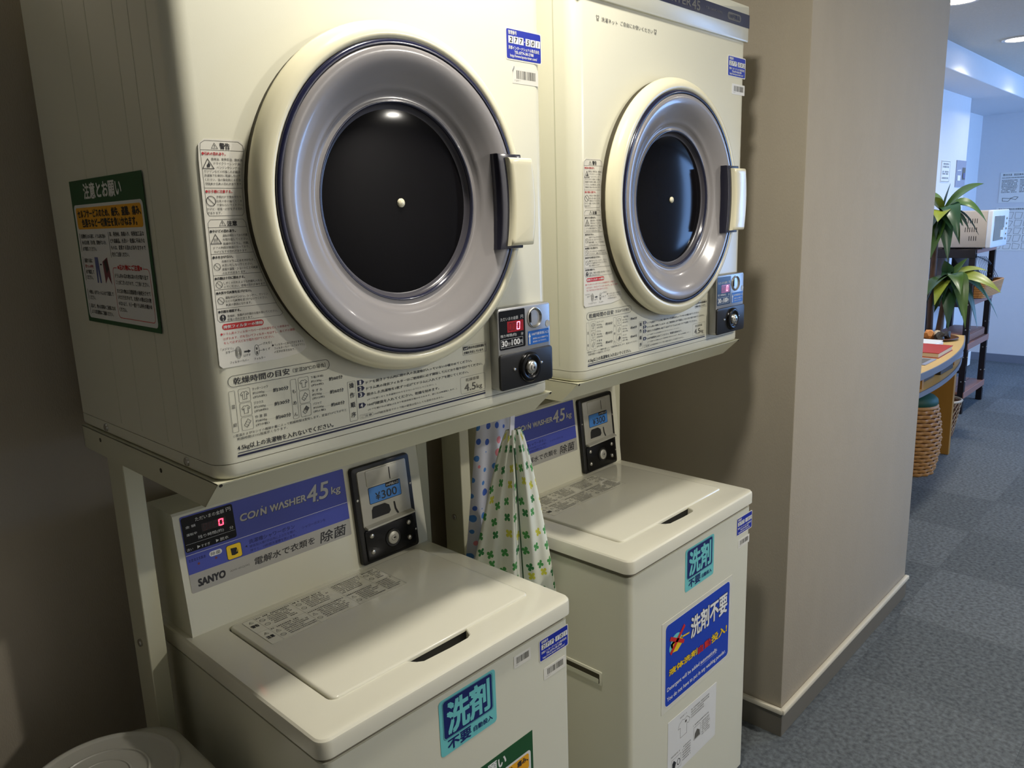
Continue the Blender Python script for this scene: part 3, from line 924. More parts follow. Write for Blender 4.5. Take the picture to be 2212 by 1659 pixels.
    p.text('⊙室温およびセンイの種類や量によって乾燥時間は変化します。室温が10℃下がると', 0.024, 1.2455, 0.198, 1.2492, 'ink', 1, 0, 1)
    p.text('乾燥時間は10%程度長くなります。', 0.029, 1.2405, 0.102, 1.2442, 'ink', 1, 0, 1)
    p.text('4.5kg以上の洗濯物を入れないでください。', 0.028, 1.2258, 0.174, 1.2342, 'ink', 1, 0.0001)
    p.rect(0.028, 1.2232, 0.479, 1.2243, 'ink_navy', 1); p.rect(0.027, 1.2186, 0.4795, 1.2212, 'ink_navy', 1, 0.0012)
    p.outline(rr(0.203, 0.2168, 1.228, 1.287, 0.0015, 3), 0.0004, G, 1)
    for k, c in enumerate('操作順序'):
        p.text(c, 0.206, 1.2772 - 0.0145 * k, 0.2138, 1.285 - 0.0145 * k, 'ink', 1, 0.0001)
    for k, v in enumerate((1.2790, 1.2698, 1.2606, 1.2446)):
        p.poly([(0.220, v), (0.2285, v), (0.2325, v + 0.0037), (0.2285, v + 0.0074), (0.220, v + 0.0074)], 'ink_navy', 1)
        p.text(str(k + 1), 0.2227 + (0.001 if k == 0 else 0), v + 0.001, 0.2265, v + 0.0064, 'label_white', 2, 0.0002, 2)
    for s, u1, v0, h in (('ドアを開きドラム内に他の人の洗濯物が入っていないか確かめてください。', 0.451, 1.2785, 0.0044), ('ドラム奥の排気フィルターはご使用前に必ず掃除して元どおり取り付けてください。', 0.475, 1.2695, 0.0044),
                         ('脱水した洗濯物を1枚ずつ広げてドラムに入れてドアを閉じてください。', 0.442, 1.2606, 0.0044), ('(ドアを閉じるとき洗濯物がはさまらないようにしてください。)', 0.370, 1.2528, 0.0034),
                         ('100円硬貨を入れてください。乾燥を始めます。', 0.376, 1.2447, 0.0046), ('(ドアを開ければ運転は止まり乾燥状態を確かめられます。閉じれば再運転します。)', 0.414, 1.2374, 0.0034)):
        p.text(s, 0.2355, v0, u1, v0 + h, 'ink', 1, 0.00005 if h > 0.004 else 0, 1)
    p.outline(rr(0.220, 0.2442, 1.2285, 1.2345, 0.0012, 3), 0.0003, G, 1)
    p.text('ご注意', 0.2225, 1.2298, 0.242, 1.2332, 'ink', 1)
    p.text('100円硬貨専用ですので他の硬貨は投入しても返却されません。', 0.246, 1.2293, 0.385, 1.2328, 'ink', 1, 0, 1)
    p.outline(rr(0.423, 0.480, 1.227, 1.2555, 0.003, 4), 0.0004, G, 1)
    p.text('乾燥容量', 0.435, 1.2468, 0.466, 1.2522, G, 1); p.text('4.5', 0.4315, 1.2308, 0.4572, 1.2428, G, 1, 0.0002, 3); p.text('kg', 0.4595, 1.2292, 0.4722, 1.2388, G, 1, 0.0001, 3)
    p.outline(rr(0.431, 0.4858, 1.291, 1.307, 0.002, 3), 0.0004, G, 1)
    p.rect(0.4325, 1.2995, 0.4435, 1.3055, 'ink', 1, 0.001); p.text('cd', 0.4345, 1.3005, 0.4415, 1.3045, 'label_white', 2, 0.0001, 1, 0.2)
    p.text('表示中は送風運転で', 0.4445, 1.3002, 0.4845, 1.3048, 'ink', 1, 0.0001, 1); p.text('衣類を冷ましています。', 0.4335, 1.2928, 0.480, 1.2972, 'ink', 1, 0.0001, 1)
    p.build('printed_instructions', t, smooth=False)
    return t


dryer = make_dryer()
dryer['label'] = 'cream coin-operated tumble dryer with a green and orange notice taped to its side'
dryer2 = copy_tree(dryer, None, (PITCH, 0, ZD))
dryer2['label'] = 'cream coin-operated tumble dryer beside the wallpapered pillar, with a line of print about laundry nets'
FD = frame((0, 0, -ZD), (1, 0, 0), (0, 0, 1), (0, -1, 0))
asset_sticker(dryer, FD, 0.5570, 1.7640, 0.0885, 0.0500, '277501', 'blue asset sticker numbered 277-501')
barcode_sticker(dryer, FD, 0.571, 1.7285, 0.0645, 0.0255, True)
asset_sticker(dryer2, FD, 1.2955 - PITCH, 1.8132, 0.086, 0.0460, '277502', 'blue asset sticker')
barcode_sticker(dryer2, FD, 1.318 - PITCH, 1.776, 0.062, 0.023)
p = Print(frame((0, -0.0002, -ZD), (1, 0, 0), (0, 0, 1), (0, -1, 0)))
p.text('洗濯ネット', 0.8165 - PITCH, 1.8590, 0.867 - PITCH, 1.8668, 'ink', 2)
p.text('ご自由にお使いください', 0.876 - PITCH, 1.8605, 0.9865 - PITCH, 1.8685, 'ink', 2)
for u in (0.8045 - PITCH, 0.9955 - PITCH):
    v = 1.8632 if u < 0.2 else 1.8655
    p.outline([(u - .003, v - .0045), (u + .003, v - .0045), (u + .003, v), (u + .005, v + .003), (u + .003, v + .005), (u, v + .0035), (u - .003, v + .005), (u - .005, v + .003), (u - .003, v)], 0.0008, 'ink', 2)
    p.line((u - .003, v - .001), (u + .003, v - .001), 0.0008, 'ink', 2); p.line((u - .003, v - .0028), (u + .003, v - .0028), 0.0008, 'ink', 2)
p.build('net_notice', dryer2, smooth=False, label='thin printed line offering laundry nets')

# ------------------------------------------------------------------ dryer stands
def make_stand():
    t = empty('dryer_stand', (0, 0, 0), '', 'stand', 'metal stands under the dryers')
    D = 0.494
    b = MB()
    x0, x1 = -0.003, 0.655; zt, zbm = 1.1895, 1.148; yb = 0.045; th = 0.002
    # sloping front flange, upright side flanges, top plate
    V = [(x0, 0, zt), (x1, 0, zt), (x1, yb, zbm), (x0, yb, zbm), (x0, th, zt - 0.001), (x1, th, zt - 0.001), (x1, yb + th, zbm), (x0, yb + th, zbm)]
    b.raw(V, [[0, 3, 2, 1], [4, 5, 6, 7], [0, 1, 5, 4], [3, 7, 6, 2], [0, 4, 7, 3], [1, 2, 6, 5]], 'stand_cream')
    for xx in (x0, x1 - th):
        b.raw([(xx, 0.002, zt), (xx + th, 0.002, zt), (xx + th, yb, zbm), (xx, yb, zbm), (xx, D, zt), (xx + th, D, zt), (xx + th, D, 1.150), (xx, D, 1.150)],
              [[0, 1, 2, 3], [4, 7, 6, 5], [0, 4, 5, 1], [3, 2, 6, 7], [0, 3, 7, 4], [1, 5, 6, 2]], 'stand_cream')
    b.box(x0, x1, 0.001, D, zt - 0.002, zt, 'stand_cream')
    b.box(x0, x1, D - 0.002, D, 1.150, zt, 'stand_cream')
    tray = b.build('tray', t, smooth=False)
    for (px, py) in ((0.008, 0.365), (0.616, 0.365)):
        b = MB(); b.box(px, px + 0.030, py, py + 0.065, 0.0, 1.1872, 'stand_cream', 0.0015, 1)
        b.box(px - 0.004, px + 0.034, py - 0.05, py + 0.115, 0.0, 0.006, 'stand_cream')
        post = b.build('post', t)
        for z in (0.25, 0.812):
            b = MB(); sx = px if px < 0.3 else px + 0.030
            b.lathe([(0.007, -0.0005), (0.007, 0.003), (0.0055, 0.0045), (0.0003, 0.005)], 'steel', (px, py + 0.03, z), (-1, 0, 0), 12)
            b.build('bolt', post)
    b = MB(); b.box(0.038, 0.616, 0.40, 0.425, 0.05, 0.09, 'stand_cream'); b.build('cross_brace', t)
    for y, z in ((0.413, 1.176), (0.178, 1.172)):
        b = MB(); b.lathe([(0.0035, 0.0), (0.0035, 0.0006), (0.0003, 0.0008)], 'gap_dark', (x0, y, z), (-1, 0, 0), 12); b.build('screw_hole', t)
    for xx in (x0, x1):
        b = MB(); b.lathe([(0.0025, 0), (0.0025, 0.0006), (0.0002, 0.0008)], 'black', (xx + (0.004 if xx < 0 else -0.004), 0.0015, zt - 0.0028), (0, -0.6, -0.3), 10); b.build('corner_hole', t)
    return t


stand = make_stand()
stand['label'] = 'cream metal stand carrying the dryer with the green side notice'
stand2 = copy_tree(stand, None, (PITCH, 0, 0))
stand2['label'] = 'cream metal stand carrying the dryer next to the wallpapered pillar'
for (x, y, z) in ((-0.0002, 0.092, 1.2015 - ZD), (-0.0002, 0.385, 1.2015 - ZD)):
    b = MB(); b.lathe([(0.0065, 0.0), (0.006, 0.002), (0.004, 0.003), (0.0003, 0.003)], 'steel', (x, y, z), (-1, 0, 0), 16)
    b.build('base_screw', dryer)

# ------------------------------------------------------------------ coin washers
PT = Vector((0, 0.022, 0.215)).normalized()
PN = Vector((0, -PT.z, PT.y))
PO = Vector((0, 0.335, 0.82))
PANEL = (PO, Vector((1, 0, 0)), PT, PN)


def make_washer():
    t = empty('coin_washer', (0, 0, 0), '', 'washing machine', 'coin-operated washing machines')
    WX0_, WX1_, WY, WZ, ZL = 0.060, 0.6113, -0.078, 0.8144, 0.7834
    # body
    b = MB(); b.prism(rr(0.0655, 0.6060, -0.0715, 0.462, 0.016, 6, (1, 1, 0, 0)), 0.022, ZL - 0.0115, 'cream')
    b.build('body', t)
    b = MB(); b.prism(rr(0.069, 0.6025, -0.068, 0.455, 0.014, 6, (1, 1, 0, 0)), ZL - 0.0125, ZL + 0.006, 'gap_shade'); b.build('shadow_gap', t)  # shadow line under the deck lip, put into the band's colour
    for x in (0.11, 0.56):
        for y in (-0.03, 0.42):
            b = MB(); b.lathe([(0.0003, 0), (0.018, 0), (0.02, 0.004), (0.016, 0.022)], 'black_plastic', (x, y, 0), n=20); b.build('foot', t)
    # carry recess on the left side
    b = MB(); b.prism(rr(0.0, 0.150, 0.495, 0.530, 0.003, 3), -0.0015, 0.0026, 'cream', frame((0.0655, 0.150, 0), (0, -1, 0), (0, 0, 1), (-1, 0, 0)), bev=0.0015)
    rec = b.build('carry_recess', t)
    b = MB(); b.prism(rr(0.006, 0.144, 0.501, 0.524, 0.002, 3), 0.0016, 0.0030, 'gap_dark', frame((0.0655, 0.150, 0), (0, -1, 0), (0, 0, 1), (-1, 0, 0)))  # raised dark plate, its colour standing for shade inside the recess
    b.prism(rr(0.008, 0.142, 0.501, 0.512, 0.002, 3), 0.0018, 0.0034, 'cream_side', frame((0.0655, 0.150, 0), (0, -1, 0), (0, 0, 1), (-1, 0, 0)))
    b.build('recess_shade', rec)
    # deck with the lid opening and a finger scoop
    lx0, lx1, ly0, ly1 = 0.127, 0.5655, -0.006, 0.318
    hole = rr(lx0, lx1, ly0, ly1, 0.012, 4)
    i0 = max(i for i, p_ in enumerate(hole) if abs(p_[1] - ly0) < 1e-6 and p_[0] < 0.3)
    scoop = [(0.268, ly0), (0.279, -0.022), (0.288, -0.0285), (0.34, -0.0315), (0.382, -0.0315), (0.392, -0.027), (0.402, ly0)]
    hole = hole[:i0 + 1] + scoop + hole[i0 + 1:]
    b = MB(); b.slab(rr(WX0_, WX1_, WY, 0.470, 0.020, 6, (1, 1, 0, 0)), hole, ZL, WZ, 'cream_gloss', cham=0.008, depth=0.024, hc=0.0015)
    deck = b.build('deck', t, angle=0.5)
    b = MB(); b.prism(rr(lx0 + 0.002, lx1 - 0.002, ly0 - 0.003, ly1 - 0.001, 0.011, 5), WZ - 0.004, WZ + 0.0038, 'cream_gloss', bev=0.004, seg=3)
    lid = b.build('lid', t, angle=0.6)
    b = MB(); b.box(0.262, 0.408, -0.0085, 0.03, WZ - 0.0235, WZ - 0.0042, 'black'); b.build('scoop_shade', t)  # black block painting the dark void under the lid's front edge
    # care label on the lid
    LF = frame((0, 0, WZ + 0.0039), (1, 0, 0), (0, 1, 0), (0, 0, 1))
    b = Print(LF); b.prism(rr(0.149, 0.440, 0.200, 0.307, 0.003, 3), 0, 0.0002, 'cream_gloss', LF)
    ll = b.build('lid_label', lid, smooth=False)
    p = Print(LF)
    p.outline(rr(0.149, 0.440, 0.200, 0.307, 0.003, 3), 0.0004, 'ink_soft', 2)
    us = [0.149, 0.171, 0.245, 0.330, 0.398, 0.440]
    for u in us[1:-1]:
        p.line((u, 0.200 if u != 0.398 else 0.235, ), (u, 0.307), 0.0003, 'ink_soft', 2)
    for v in (0.2535,):
        p.line((0.149, v), (0.440, v), 0.0003, 'ink_soft', 2)
    rl = random.Random(11)
    for v, s in ((0.281, '警告'), (0.228, '注意')):
        tri_warning(p, 0.1555, v + 0.010, 0.1645, v + 0.018, 'ink', 0.0006, 3)
        p.text(s, 0.1535, v - 0.007, 0.1665, v + 0.003, 'ink', 3, 0.0003)
    for (ua, ub) in zip(us[1:-1], us[2:]):
        for vb, vt in ((0.255, 0.305), (0.202, 0.252)):
            ind = 0.016 if rl.random() < 0.8 else 0.0
            if ind:
                if rl.random() < 0.5:
                    tri_warning(p, ua + 0.003, vt - 0.022, ua + 0.013, vt - 0.012, 'ink', 0.0005, 3)
                else:
                    prohibit(p, ua + 0.008, vt - 0.017, 0.0052, 'ink', 0.0006, 3)
                prohibit(p, ua + 0.008, vt - 0.036, 0.0050, 'ink', 0.0006, 3)
            v = vt - 0.006; k = 0
            while v > vb + 0.002:
                p.smudge(ua + 0.002 + (ind if k else 0), v, ua + (ub - ua) * rl.uniform(0.7, 0.97), v + (0.0042 if k == 0 else 0.0034), 'ink', 3)
                v -= 0.0062; k += 1
    p.build('printing', ll, smooth=False)

    # --- control panel
    b = MB()
    x0, x1 = 0.072, 0.608
    top = PO + PT * 0.2165
    prof = [(PO.y - 0.0004, 0.8144), (PO.y, 0.82), (top.y - 0.0004, top.z - 0.004), (top.y + 0.004, top.z), (0.466, top.z - 0.003), (0.466, 0.8144)]
    FX = frame((x0, 0, 0), (0, 1, 0), (0, 0, 1), (1, 0, 0))
    b.prism(prof, 0.0, x1 - x0, 'cream', FX)
    con = b.build('control_panel', t)
    bs = Print(PANEL)
    bs.prism(rr(0.0835, 0.4165, 0.0705, 0.2085, 0.003, 3), 0, 0.0005, 'panel_grey', PANEL)
    st = bs.build('fascia_sticker', con, smooth=False)
    p = Print(PANEL)
    p.poly(rr(0.0835, 0.4165, 0.1045, 0.2085, 0.003, 3, (0, 0, 1, 1)), 'panel_blue', 3)
    p.rect(0.0835, 0.1384, 0.4165, 0.1392, 'ink_white', 4)
    p.rect(0.0850, 0.1440, 0.1785, 0.2060, 'black_gloss', 5, 0.004)
    T = lambda s, u0, v0, u1, v1, m='ink_white', bold=0.0, res=2, shear=0.0: p.text(s, u0, v0, u1, v1, m, 6, bold, res, shear)
    T('ただいまの金額', 0.1095, 0.1940, 0.1620, 0.2010); T('円', 0.1660, 0.1945, 0.1745, 0.2015)
    p.rect(0.1180, 0.1725, 0.1632, 0.1868, 'led_back', 6)
    for k in range(3):
        seven_seg_zero(p, 0.1205 + k * 0.0092, 0.1735, 0.1275 + k * 0.0092, 0.1855, 0.0012, 'led_dim', 7, 0.06)
    seven_seg_zero(p, 0.1485, 0.1732, 0.1578, 0.1858, 0.0022, 'led_red', 8, 0.06)
    T('金 額', 0.0905, 0.1857, 0.1085, 0.1903); T('運転中', 0.0905, 0.1720, 0.1088, 0.1765)
    T('残り時間(約)', 0.1095, 0.1610, 0.1565, 0.1678); T('分', 0.1672, 0.1605, 0.1745, 0.1665)
    p.rect(0.0870, 0.1576, 0.1765, 0.1580, 'ink_white', 6)
    T('洗い', 0.0870, 0.1462, 0.0980, 0.1510); T('すすぎ', 0.1125, 0.1462, 0.1285, 0.1512); T('脱水', 0.1470, 0.1462, 0.1630, 0.1520)
    for u in (0.1055, 0.1395):
        p.poly([(u, 0.1462), (u + 0.0055, 0.1490), (u, 0.1518)], 'ink_white', 6)
    p.smudge(0.0868, 0.1265, 0.120, 0.1315, 'ink_blue_dark', 4, 1.1)
    p.rect(0.1238, 0.1238, 0.1472, 0.1330, 'ink_white', 4, 0.0045); p.text('除菌', 0.1268, 0.1252, 0.1442, 0.1316, 'ink', 5)
    p.disc(0.1035, 0.1195, 0.0022, 0.0022, 'maroon', 4); p.disc(0.1350, 0.1190, 0.0022, 0.0022, 'maroon', 4)
    p.rect(0.1548, 0.1062, 0.1835, 0.1330, 'black', 4, 0.004); p.rect(0.1555, 0.1069, 0.1828, 0.1323, 'yellow', 5, 0.0036)
    p.poly([(0.1635, 0.1135), (0.1690, 0.1125), (0.1755, 0.1140), (0.1762, 0.1215), (0.1735, 0.1255), (0.1628, 0.1265)], 'black', 6)
    p.line((0.1735, 0.1175), (0.1765, 0.1265), 0.0012, 'yellow', 7)
    p.poly([(0.1905, 0.1205), (0.1945, 0.1182), (0.1945, 0.1228)], 'ink_navy', 4)
    for (dm, l, du, m_) in (('ink', 4, 0.0009, 'ink'), ('x', 5, 0.0, 'ink_silver')):
        dv = -0.0009 if m_ == 'ink' else 0
        p.text('CO', 0.1895 + du, 0.1685 + dv, 0.2195 + du, 0.1812 + dv, m_, l, 0.0005, 4, 0.15)
        p.line((0.2205 + du, 0.1685 + dv), (0.2262 + du, 0.1800 + dv), 0.0028, m_, l)
        p.disc(0.2345 + du, 0.1838 + dv, 0.0014, 0.0014, m_, l, 10)
        p.text('N', 0.2295 + du, 0.1685 + dv, 0.2425 + du, 0.1805 + dv, m_, l, 0.0006, 2, 0.15)
        p.text('W', 0.2500 + du, 0.1683 + dv, 0.2672 + du, 0.1805 + dv, m_, l, 0.0005, 2, 0.12)
        p.text('Λ', 0.2660 + du, 0.1683 + dv, 0.2785 + du, 0.1805 + dv, m_, l, 0.0006, 2, 0.12)
        p.text('SHER', 0.2795 + du, 0.1683 + dv, 0.3255 + du, 0.1808 + dv, m_, l, 0.0005, 4, 0.12)
        p.text('4', 0.3285 + du, 0.1620 + dv, 0.3515 + du, 0.1935 + dv, m_, l, 0.0006, 3, 0.2)
        p.disc(0.3505 + du, 0.1618 + dv, 0.0018, 0.0018, m_, l, 10)
        p.text('5', 0.3545 + du, 0.1620 + dv, 0.3785 + du, 0.1935 + dv, m_, l, 0.0006, 4, 0.2)
        p.text('kg', 0.3825 + du, 0.1605 + dv, 0.4050 + du, 0.1790 + dv, m_, l, 0.0003, 4, 0.1)
    p.text('洗濯槽シャワーボタン', 0.1990, 0.1228, 0.2935, 0.1308, 'ink_blue_dark', 4, 0.0001)
    p.text('硬貨投入後1分以内に上ぶたを開け、', 0.1990, 0.1150, 0.2960, 0.1205, 'ink_blue_dark', 4)
    p.text('シャワーボタンを', 0.3085, 0.1163, 0.3610, 0.1222, 'ink_blue_dark', 4)
    p.text('押すと、10秒間洗濯槽を洗います。', 0.1990, 0.1072, 0.2945, 0.1127, 'ink_blue_dark', 4)
    p.text('電解水で衣類を', 0.2040, 0.0800, 0.3320, 0.0938, 'ink', 3, 0.00018, 3, 0.15)
    p.text('除菌', 0.3430, 0.0752, 0.4060, 0.0970, 'ink', 3, 0.0003, 3, 0.15)
    p.text('SANYO', 0.0970, 0.0796, 0.1465, 0.0920, 'ink', 3, 0.0007, 4, 0.1)
    p.text('ASW-45CJ(W)', 0.1555, 0.0835, 0.1935, 0.0875, 'ink_soft', 3, 0, 2, 0.15)
    p.build('printing', st, smooth=False)

    # --- coin mechanism in the panel
    b = MB(); outer = rr(0.4275, 0.5775, -0.002, 0.2045, 0.008, 4)
    b.prism(outer, -0.001, 0.010, 'black_plastic', PANEL, bev=0.003)
    unit = b.build('coin_unit', t)
    b = MB(); b.prism(rr(0.4395, 0.5655, 0.076, 0.1955, 0.004, 3), 0.009, 0.0125, 'plate_silver', PANEL, bev=0.0015)
    b.prism(rr(0.4590, 0.5430, 0.1585, 0.1925, 0.004, 3), 0.012, 0.0138, 'plate_silver', PANEL, bev=0.001)
    plate = b.build('coin_plate', unit)
    # ledge jutting out under the plate
    def PP(u, v, n): return PO + Vector((1, 0, 0)) * u + PT * v + PN * n
    b = MB()
    q = [PP(0.4420, 0.0800, 0.0125), PP(0.5650, 0.0840, 0.0125), PP(0.5690, 0.0785, 0.0210), PP(0.4440, 0.0755, 0.0210), PP(0.4420, 0.074, 0.010), PP(0.5650, 0.074, 0.010), PP(0.5690, 0.0750, 0.0210), PP(0.4440, 0.0720, 0.0210)]
    b.raw(q, [[0, 3, 2, 1], [4, 5, 6, 7], [3, 7, 6, 2], [0, 1, 5, 4], [0, 4, 7, 3], [1, 2, 6, 5]], 'plate_silver')
    b.build('coin_ledge', unit, smooth=False)
    p = Print(PANEL, 0.00022); K = 58
    p.rect(0.4610, 0.1208, 0.5445, 0.1562, 'black', K, 0.003); p.rect(0.4622, 0.1220, 0.5433, 0.1550, 'lcd_blue', K + 1, 0.0025)
    p.rect(0.5050, 0.1465, 0.5405, 0.1560, 'black', K + 2, 0.002); p.text('100円投入口', 0.5075, 0.1485, 0.5385, 0.1535, 'ink_white', K + 3, 0, 1)
    p.text('¥', 0.4775, 0.1262, 0.4895, 0.1420, 'ink', K + 3, 0.0001, 3); p.text('300', 0.4925, 0.1255, 0.5325, 0.1425, 'ink', K + 3, 0.0001, 4)
    p.build('price_window', plate, smooth=False)
    p = Print(PANEL, 0.00022)
    p.rect(0.5176, 0.162, 0.5196, 0.188, 'black', 65); p.build('coin_slot', plate, smooth=False)
    p = Print(PANEL, 0.00022)
    p.poly([(0.4625, 0.0905), (0.4640, 0.1085), (0.4690, 0.1150), (0.4980, 0.1150), (0.5085, 0.1085), (0.5110, 0.0960), (0.5060, 0.0905)], 'black', 60); p.build('coin_return', plate, smooth=False)
    p = Print(PANEL, 0.00022)
    p.poly([(0.5205, 0.1115), (0.5238, 0.1115), (0.5258, 0.0960), (0.5315, 0.0840), (0.5270, 0.0840), (0.5218, 0.0950)], 'black', 60)
    p.build('return_slot', plate, smooth=False)
    b = MB(); b.prism(rr(0.4400, 0.5670, 0.004, 0.069, 0.004, 3), 0.009, 0.0125, 'black_gloss', PANEL, bev=0.001); low = b.build('cash_door', unit)
    b = MB(); c = PP(0.5073, 0.0365, 0.0125)
    b.lathe([(0.020, -0.001), (0.0185, 0.002), (0.014, 0.0015)], 'black_plastic', c, PN, 32)
    b.lathe([(0.0138, -0.001), (0.0135, 0.0034), (0.0128, 0.004), (0.0003, 0.0041)], 'plate_silver', c, PN, 28)
    k_ = Print(frame(c, (1, 0, 0), PT, PN), 0.001); k_.rect(-0.001, -0.0015, 0.0045, 0.0015, 'black', 4.6); k_.ring(0, 0, 0.006, 0.006, 0.0008, 'ink_soft', 4.4, 20)
    lk = b.build('lock', low, angle=0.8); k_.build('keyhole', low, smooth=False)
    for u, v in ((0.4555, 0.0560), (0.4540, 0.0220), (0.5528, 0.0556), (0.5508, 0.0227)):
        b = MB(); b.lathe([(0.0055, 0), (0.005, 0.002), (0.003, 0.003), (0.0003, 0.0032)], 'steel', PP(u, v, 0.0125), PN, 16); b.build('rivet', low, angle=0.9)
    for u, v in ((0.4345, 0.137), (0.5718, 0.137), (0.5718, 0.0343)):
        b = MB(); b.lathe([(0.0028, 0), (0.0024, 0.0012), (0.0003, 0.0015)], 'steel', PP(u, v, 0.0098), PN, 12); b.build('screw', unit, angle=0.9)
    return t


washer = make_washer()
washer['label'] = 'cream top-loading coin washer standing beside the white bin'
washer2 = copy_tree(washer, None, (PITCH, 0, 0))
washer2['label'] = 'cream top-loading coin washer with a blue detergent poster on its front'
FW = frame((0, -0.0717, 0), (1, 0, 0), (0, 0, 1), (0, -1, 0))


def detergent_sticker(parent, u0, u1, v0, v1):
    b = Print(FW); b.prism(rr(u0, u1, v0, v1, 0.007, 4), 0, 0.0004, 'teal', FW)
    s = b.build('detergent_sticker', parent, smooth=False, label='teal and navy no-detergent-needed sticker')
    p = Print(FW); w = u1 - u0; h = v1 - v0
    X = lambda t: u0 + w * t
    Y = lambda t: v0 + h * t
    p.outline(rr(X(.055), X(.945), Y(.275), Y(.968), 0.005, 4), 0.0006, 'teal_navy', 3)
    p.rect(X(.07), Y(.29), X(.93), Y(.955), 'teal_navy', 3, 0.005)
    p.text('洗剤', X(.135), Y(.335), X(.875), Y(.895), 'teal', 4, 0.0017, 3)
    p.text('不要', X(.12), Y(.055), X(.52), Y(.245), 'teal_navy', 4, 0.0006, 3)
    p.text('自動投入', X(.57), Y(.095), X(.92), Y(.19), 'teal_navy', 4, 0.0002, 2)
    p.build('printing', s, smooth=False)


detergent_sticker(washer, 0.277, 0.405, 0.661, 0.762)
detergent_sticker(washer2, 1.0225 - PITCH, 1.153 - PITCH, 0.655, 0.7595)
asset_sticker(washer, FW, 0.5185, 0.7168, 0.083, 0.0445, '277101', 'blue asset sticker numbered 277-101')
barcode_sticker(washer, FW, 0.452, 0.737, 0.044, 0.0235)
barcode_sticker(washer, FW, 0.530, 0.6765, 0.062, 0.0235)
asset_sticker(washer2, FW, 1.2655 - PITCH, 0.7115, 0.0825, 0.0475, '277102', 'blue asset sticker')
barcode_sticker(washer2, FW, 1.276 - PITCH, 0.6755, 0.060, 0.0225)

# ------------------------------------------------------------------ posters
def green_notice(fr, w, h, label):
    """landscape notice; frame origin at its lower left corner"""
    b = Print(fr); b.prism([(0, 0), (w, 0), (w, h), (0, h)], 0.0, 0.0006, 'green', fr)
    t = tag(b.build('notice_poster', None, smooth=False), label, 'poster', 'green and orange notices')
    p = Print(fr)
    X = lambda a: w * a
    Y = lambda a: h * a
    p.rect(X(.025), Y(.03), X(.975), Y(.833), 'paper_white', 4, 0.007)
    p.text('注意とお願い', X(.21), Y(.868), X(.735), Y(.972), 'ink_white', 4, 0.0006, 3)
    p.rect(X(.05), Y(.664), X(.955), Y(.812), 'orange', 5, 0.005)
    p.text('セルフサービスのため、紛失、盗難、痛み、', X(.075), Y(.742), X(.945), Y(.797), 'ink', 6, 0.0004)
    p.text('色落ちなど一切責任を負いかねます。', X(.125), Y(.678), X(.885), Y(.733), 'ink', 6, 0.0004)
    small = [('洗濯物を入れる前に、ドラム内に他の', .075, .44, .600), ('人の忘れ物、汚れ物、異物がないか、', .075, .44, .556), ('必ず確認してください。', .075, .285, .512),
             ('革、発泡材、真綿入り、特殊加工品な', .50, .945, .610), ('どや高級品、水洗い・乾燥に不向きな', .50, .945, .566), ('ものは、変質する恐れがありますので', .50, .945, .522), ('充分ご注意ください。', .50, .73, .478),
             ('小物は、必ずネットに入れて洗濯して', .075, .44, .205), ('ください。', .075, .165, .165), ('泥など、他のお客様のご迷惑になる', .075, .44, .105), ('ような洗濯物はご遠慮ください。', .075, .40, .062),
             ('ドラム内の忘れ物は次の方が取り出す', .50, .93, .335), ('ことがございますので、ご了承ください。', .50, .93, .290), ('また忘れ物は5日間保管の後処分させて', .50, .93, .232), ('いただきますので、お帰りの際は忘れ物', .50, .93, .190), ('のないよう、もう一度ドラム内をお確かめ', .50, .93, .148), ('ください。', .50, .60, .106),
             ('洗濯する前に', .075, .20, .430), ('必ず確認して', .075, .20, .350), ('ください。', .075, .17, .310)]
    for s, a, c, v in small:
        p.text(s, X(a), Y(v), X(c), Y(v + .030), 'ink', 5, 0.00008, 1)
    p.text('ポケットの中を', X(.075), Y(.390), X(.20), Y(.418), 'ink_red', 5, 0.0001, 1)
    for a, v0, v1 in ((.052, .505, .635), (.482, .47, .64), (.052, .30, .47), (.052, .16, .24), (.052, .055, .135)):
        p.rect(X(a), Y(v0), X(a) + 0.0012, Y(v1), 'ink', 5)
    p.outline(rr(X(.475), X(.955), Y(.06), Y(.405), 0.008, 5), 0.0009, 'red_print', 5)
    p.rect(X(.54), Y(.385), X(.885), Y(.425), 'paper_white', 6)
    p.text('※忘れ物にご注意※', X(.555), Y(.390), X(.87), Y(.425), 'red_print', 7, 0.0003)
    p.poly([(X(.235), Y(.47)), (X(.285), Y(.47)), (X(.295), Y(.29)), (X(.275), Y(.29)), (X(.262), Y(.40)), (X(.25), Y(.29)), (X(.232), Y(.29))], 'denim', 5)
    p.poly([(X(.345), Y(.44)), (X(.42), Y(.47)), (X(.435), Y(.36)), (X(.44), Y(.285)), (X(.40), Y(.34)), (X(.355), Y(.29))], 'maroon', 5)
    p.poly([(X(.365), Y(.44)), (X(.405), Y(.455)), (X(.425), Y(.39)), (X(.39), Y(.36))], 'stone_dark', 6)
    p.rect(X(.305), Y(.415), X(.33), Y(.425), 'ink_navy', 5)
    p.build('printing', t, smooth=False)
    return t


green_notice(frame((-0.0018, 0.3845, 1.3748), (0, -1, 0), (0, 0, 1), (-1, 0, 0)), 0.2685, 0.2100, 'green, orange and white notice on the shaded side of the dryer')
green_notice(frame((0.2255, -0.0716, 0.3835), (1, 0, 0), (0, 0, 1), (0, -1, 0)), 0.2685, 0.2100, 'green, orange and white notice low on the front of a washer')

